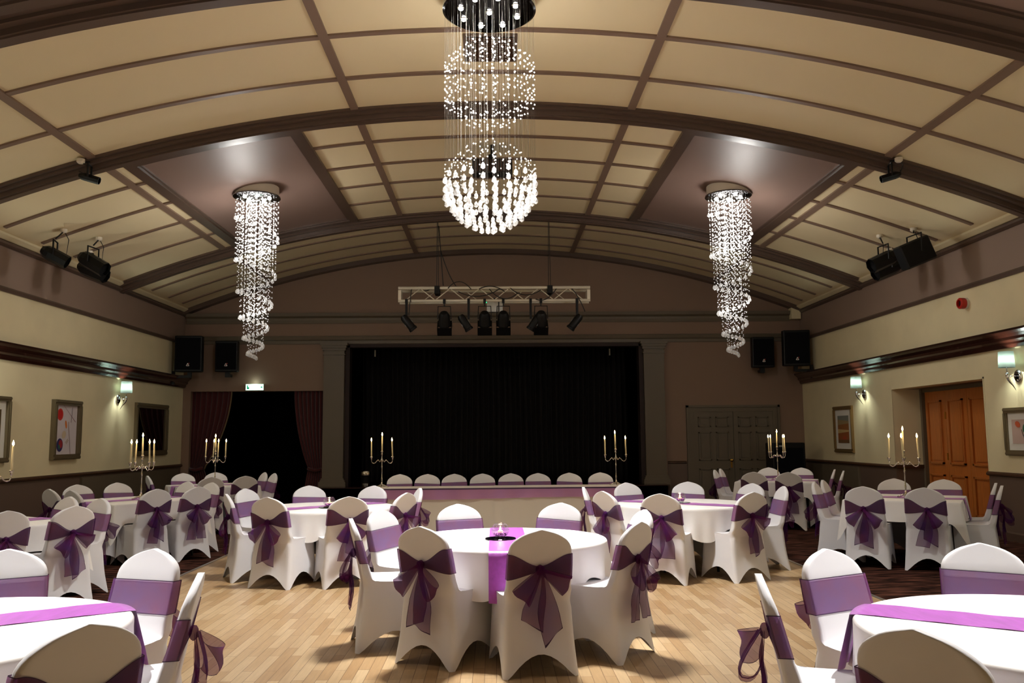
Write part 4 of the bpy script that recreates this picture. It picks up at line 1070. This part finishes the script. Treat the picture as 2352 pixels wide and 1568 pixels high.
# ------------------------------------------------------------------ head table
ht = empty('head_table', (.11, 13.63, .004), 0, 'long head table hidden under ivory cloths in front of the stage', 'table')
for x0, x1 in ((-1.93, -.005), (.005, 1.93)):
    MB().box(x0, x1, -.31, .31, ZT-.04, ZT-.006).build('tabletop', M['railwood'], ht)
    for x in (x0+.2, x1-.2):
        for y in (-.25, .25): MB().tube([(x, y, ZT-.04), (x, y, 0)], .016, 8).build('leg', M['blackmetal'], ht)
def head_cloth(x0, x1, lab, dy):
    H = .325+dy
    def fn(u, v):
        if v < .3: return (lerp(x0, x1, u), 13.63-H+2*H*(1-v/.3), ZT+.003+dy*.5)
        if v < .34: a = (v-.3)/.04*pi/2; return (lerp(x0, x1, u), 13.63-H-.01*math.sin(a), ZT+.003+dy*.5-.01*(1-math.cos(a)))
        t = (v-.34)/.66; f = math.sin(u*19+x0)+.5*math.sin(u*43)
        return (lerp(x0, x1, u), 13.63-H-.01-t*(.02+.014*f), ZT-.007-(ZT-.03)*t)
    b = MB().grid(fn, 90, 30)
    for xe, s in ((x0, -1), (x1, 1)):
        if abs(xe-.11) > .5: b.grid(lambda u, v: (xe+s*(.008+.03*v), 13.63-H+2*H*u, ZT+.003-(ZT-.03)*v), 12, 10)
    o = b.build('tablecloth', M['headlinen'], smooth=True)
    tag(o, lab, 'tablecloth', 'ivory cloths on the head table')
head_cloth(-1.85, .12, 'ivory cloth on the half of the head table nearer the exit sign', 0)
head_cloth(-.02, 2.07, 'ivory cloth on the half of the head table nearer the olive doors', .006)
b = MB().grid(lambda u, v: (lerp(-1.84, 2.06, u), 13.29-.012-.006*math.sin(u*40)-.03*v-.010*v*math.sin(u*55), ZT+.006-.155*v-.012*v*math.sin(u*pi*2)), 120, 8, mfn=lambda i, j: 1 if j == 0 else 0)
b.grid(lambda u, v: (lerp(-1.84, 2.06, u), 13.27+.05*v, ZT+.012), 60, 2)
tag(b.build('table_swag', [M['swag'], M['hem']], smooth=True), 'lilac organza swag along the front edge of the head table', 'swag')
hx = [(-1.55, 14.0), (-1.10, 13.98), (-.665, 13.97), (-.21, 13.97), (.25, 13.97), (.69, 13.97), (1.20, 13.99), (1.71, 14.02)]
ordn = ['first', 'second', 'third', 'fourth', 'fifth', 'sixth', 'seventh', 'last']
for k, (x, y) in enumerate(hx):
    place_chair(x, y+.16, -pi/2, 'white covered chair behind the head table, '+ordn[k]+' from the exit sign end', 'white covered chairs with purple sashes')

# ------------------------------------------------------------------ candelabra and their candles
cand_jobs = []
def candelabrum(loc, narm, rot, where, zoff):
    z = ZT+zoff
    root = empty('candelabrum', (loc[0], loc[1], z), rot, ('five' if narm == 4 else 'three')+' branched silver candelabrum on the '+where, 'candelabrum', 'silver candelabra')
    b = MB().lathe([(0, .02), (.03, .02), (.035, .03), (.018, .05), (.012, .08), (.0, .08)], 20)
    b.build('base', M['silver'], root, smooth=True)
    for k in range(3):
        a = 2*pi*k/3+.5; d = Vector((math.cos(a), math.sin(a), 0))
        MB().tube([Vector((0, 0, .04)), d*.04+Vector((0, 0, .035)), d*.085+Vector((0, 0, .014)), d*.11+Vector((0, 0, .009))], [.012, .012, .010, .009], 8).build('foot', M['silver'], root, smooth=True)
    MB().lathe([(.012, .07), (.009, .10), (.012, .14), (.008, .16), (.0075, .30), (.014, .32), (.008, .34), (.0075, .40), (.016, .415), (.02, .43), (.012, .45), (.008, .47), (.008, .50), (.016, .515), (.012, .53)], 14).build('stem', M['silver'], root, smooth=True)
    cup = [(.006, 0), (.014, .008), (.010, .018), (.018, .032), (.022, .045), (.019, .05), (.014, .044), (0, .044)]
    spots = [(0, 0, .525)]
    MB().lathe(cup, 16, 0, (0, 0, .52)).build('cup', M['silver'], root, smooth=True)
    for k in range(narm):
        a = 2*pi*k/narm; d = Vector((math.cos(a), math.sin(a), 0)); Z = lambda r, zz: d*r+Vector((0, 0, zz))
        pts = [Z(.03, .425), Z(.022, .405), Z(.036, .398), Z(.05, .415), Z(.06, .428), Z(.08, .415), Z(.105, .385), Z(.13, .375), Z(.152, .385), Z(.163, .41), Z(.165, .44)]
        ar = MB().tube(pts, [.004, .005, .005, .006, .006, .006, .006, .006, .006, .006, .005], 8).build('arm', M['silver'], root, smooth=True)
        MB().lathe(cup, 16, 0, (d.x*.165, d.y*.165, .435)).build('cup', M['silver'], ar, smooth=True)
        spots.append((d.x*.165, d.y*.165, .44))
    ca, sa = math.cos(rot), math.sin(rot); lst = []
    for i, (x, y, zz) in enumerate(spots):
        wx, wy = loc[0]+x*ca-y*sa, loc[1]+x*sa+y*ca
        lst.append((wx/wy, i == 0, (wx, wy, z+zz+.036)))
    lst.sort()
    words = ['leftmost', 'second', 'third', 'fourth', 'rightmost'] if len(lst) == 5 else ['leftmost', 'middle', 'rightmost']
    for j, (_, mid, p) in enumerate(lst):
        t = 'tall centre' if mid else words[j]
        cand_jobs.append((p, ('cream taper candle burning as the tall centre one' if mid else 'cream taper candle burning '+('as the '+t+' one' if t in ('leftmost', 'rightmost') else t+' from the left'))+', '+where+' candelabrum'))
    l = light('POINT', 'candle_glow', (loc[0], loc[1], z+.83), 3.0, (1, .70, .40)); l.data.shadow_soft_size = .12
candelabrum((4.95, 10.42), 4, -.47, 'oak door table', .0065)
candelabrum((4.84, 14.80), 4, .33, 'olive door table', .0065)
candelabrum((-4.60, 11.40), 4, .93, 'red disc print table', .0065)
candelabrum((-4.76, 14.85), 4, .08, 'maroon curtain table', .0065)
candelabrum((-4.90, 8.56), 4, .3, 'cut off wall table', .0065)
candelabrum((-1.78, 13.66), 2, .0, 'head table near the exit sign', .004)
candelabrum((1.90, 13.66), 2, .0, 'head table near the olive doors', .007)
def make_candle():
    root = empty('taper_candle')
    MB().lathe([(0, 0), (.011, 0), (.0105, .12), (.009, .235), (.005, .243), (0, .244)], 14).build('candle_stick', M['wax'], root, smooth=True)
    MB().lathe([(0, .244), (.003, .246), (.0105, .260), (.0095, .272), (.004, .290), (0, .302)], 12).build('flame', M['flame'], root, smooth=True)
    return root
cd = None
for p, lb in cand_jobs:
    cd_ = make_candle() if cd is None else copy_tree(cd)
    if cd is None: cd = cd_
    cd_.location = p; cd_.rotation_euler = (rnd.uniform(-.03, .03), rnd.uniform(-.05, .05), 0)
    tag(cd_, lb, 'candle', 'burning taper candles')

# ------------------------------------------------------------------ lights
WARM = (1, .95, .86); NEU = (1, .97, .92)
def down(name, loc, e, size=.6, spread=2.4, color=NEU):
    l = light('AREA', name, loc, e, color, shape='DISK', size=size); l.data.spread = spread; return l
def spot(name, loc, tgt, e, deg, blend=.7, color=NEU, r=.05):
    l = light('SPOT', name, loc, e, color, spot_size=math.radians(deg), spot_blend=blend, shadow_soft_size=r)
    l.rotation_euler = (Vector(tgt)-Vector(loc)).to_track_quat('-Z', 'Y').to_euler(); return l
down('chandelier_downlight', (CX, CY, 5.655), 205, .7, 1.75)
for dx, dy in ((-.27, -.1), (.27, -.1), (0, -.29)):      # halogen spots in the disc, aimed at the table below
    spot('chandelier_spot', (CX+dx, CY+dy, 5.64), (.06, 6.65, .73), 480, 30)
g = light('POINT', 'chandelier_fill_glow', (CX, CY, 4.7), 38, NEU); g.data.shadow_soft_size = .2  # added fill among the strands, no bulb here; lifts the ceiling
for sx in (-1, 1):
    down('spiral_downlight', (sx*3.82, 13.6, 5.34), 24, .5, 2.6)
    g = light('POINT', 'spiral_fill_glow', (sx*3.82, 13.6, 4.6), 58, NEU); g.data.shadow_soft_size = .18  # added fill for light the crystals scatter, no bulb at this height
    g = light('POINT', 'spiral_fill_glow', (sx*3.82, 13.6, 3.55), 18, NEU); g.data.shadow_soft_size = .08  # second added fill, brightens the lower crystals from inside
    # unseen chandeliers assumed in the near bay; spots and glow added to brighten it
    down('near_bay_downlight', (sx*3.82, 5.1, 5.3), 18, .5, 2.6)
    spot('near_bay_spot', (sx*3.7, 5.0, 5.25), (sx*2.3, 3.6, .73), 1650, 42)
    g = light('POINT', 'near_bay_glow', (sx*3.82, 5.1, 4.8), 16, WARM); g.data.shadow_soft_size = .2

w = bpy.data.worlds.new('night'); sc.world = w; w.use_nodes = True
w.node_tree.nodes['Background'].inputs[0].default_value = (.02, .018, .016, 1); w.node_tree.nodes['Background'].inputs[1].default_value = .3

# ------------------------------------------------------------------ camera
F, YAW, PITCH, ROLL = 1974.73, .0202650, .1106797, -.0080169
fwd = Vector((math.sin(YAW)*math.cos(PITCH), math.cos(YAW)*math.cos(PITCH), math.sin(PITCH)))
right = Vector((math.cos(YAW), -math.sin(YAW), 0)); up = right.cross(fwd)
r2 = right*math.cos(ROLL)+up*math.sin(ROLL); u2 = -right*math.sin(ROLL)+up*math.cos(ROLL)
cam = bpy.data.cameras.new('camera'); co = bpy.data.objects.new('camera', cam); COL.objects.link(co)
cam.sensor_width = 36; cam.lens = F/2352*36; cam.clip_end = 100
mw = Matrix((r2, u2, -fwd)).transposed().to_4x4(); mw.translation = (0, 0, 1.5); co.matrix_world = mw
sc.camera = co
vs = sc.view_settings; vs.view_transform = 'Standard'; vs.look = 'None'; vs.exposure = 0; vs.gamma = 1; vs.use_curve_mapping = False
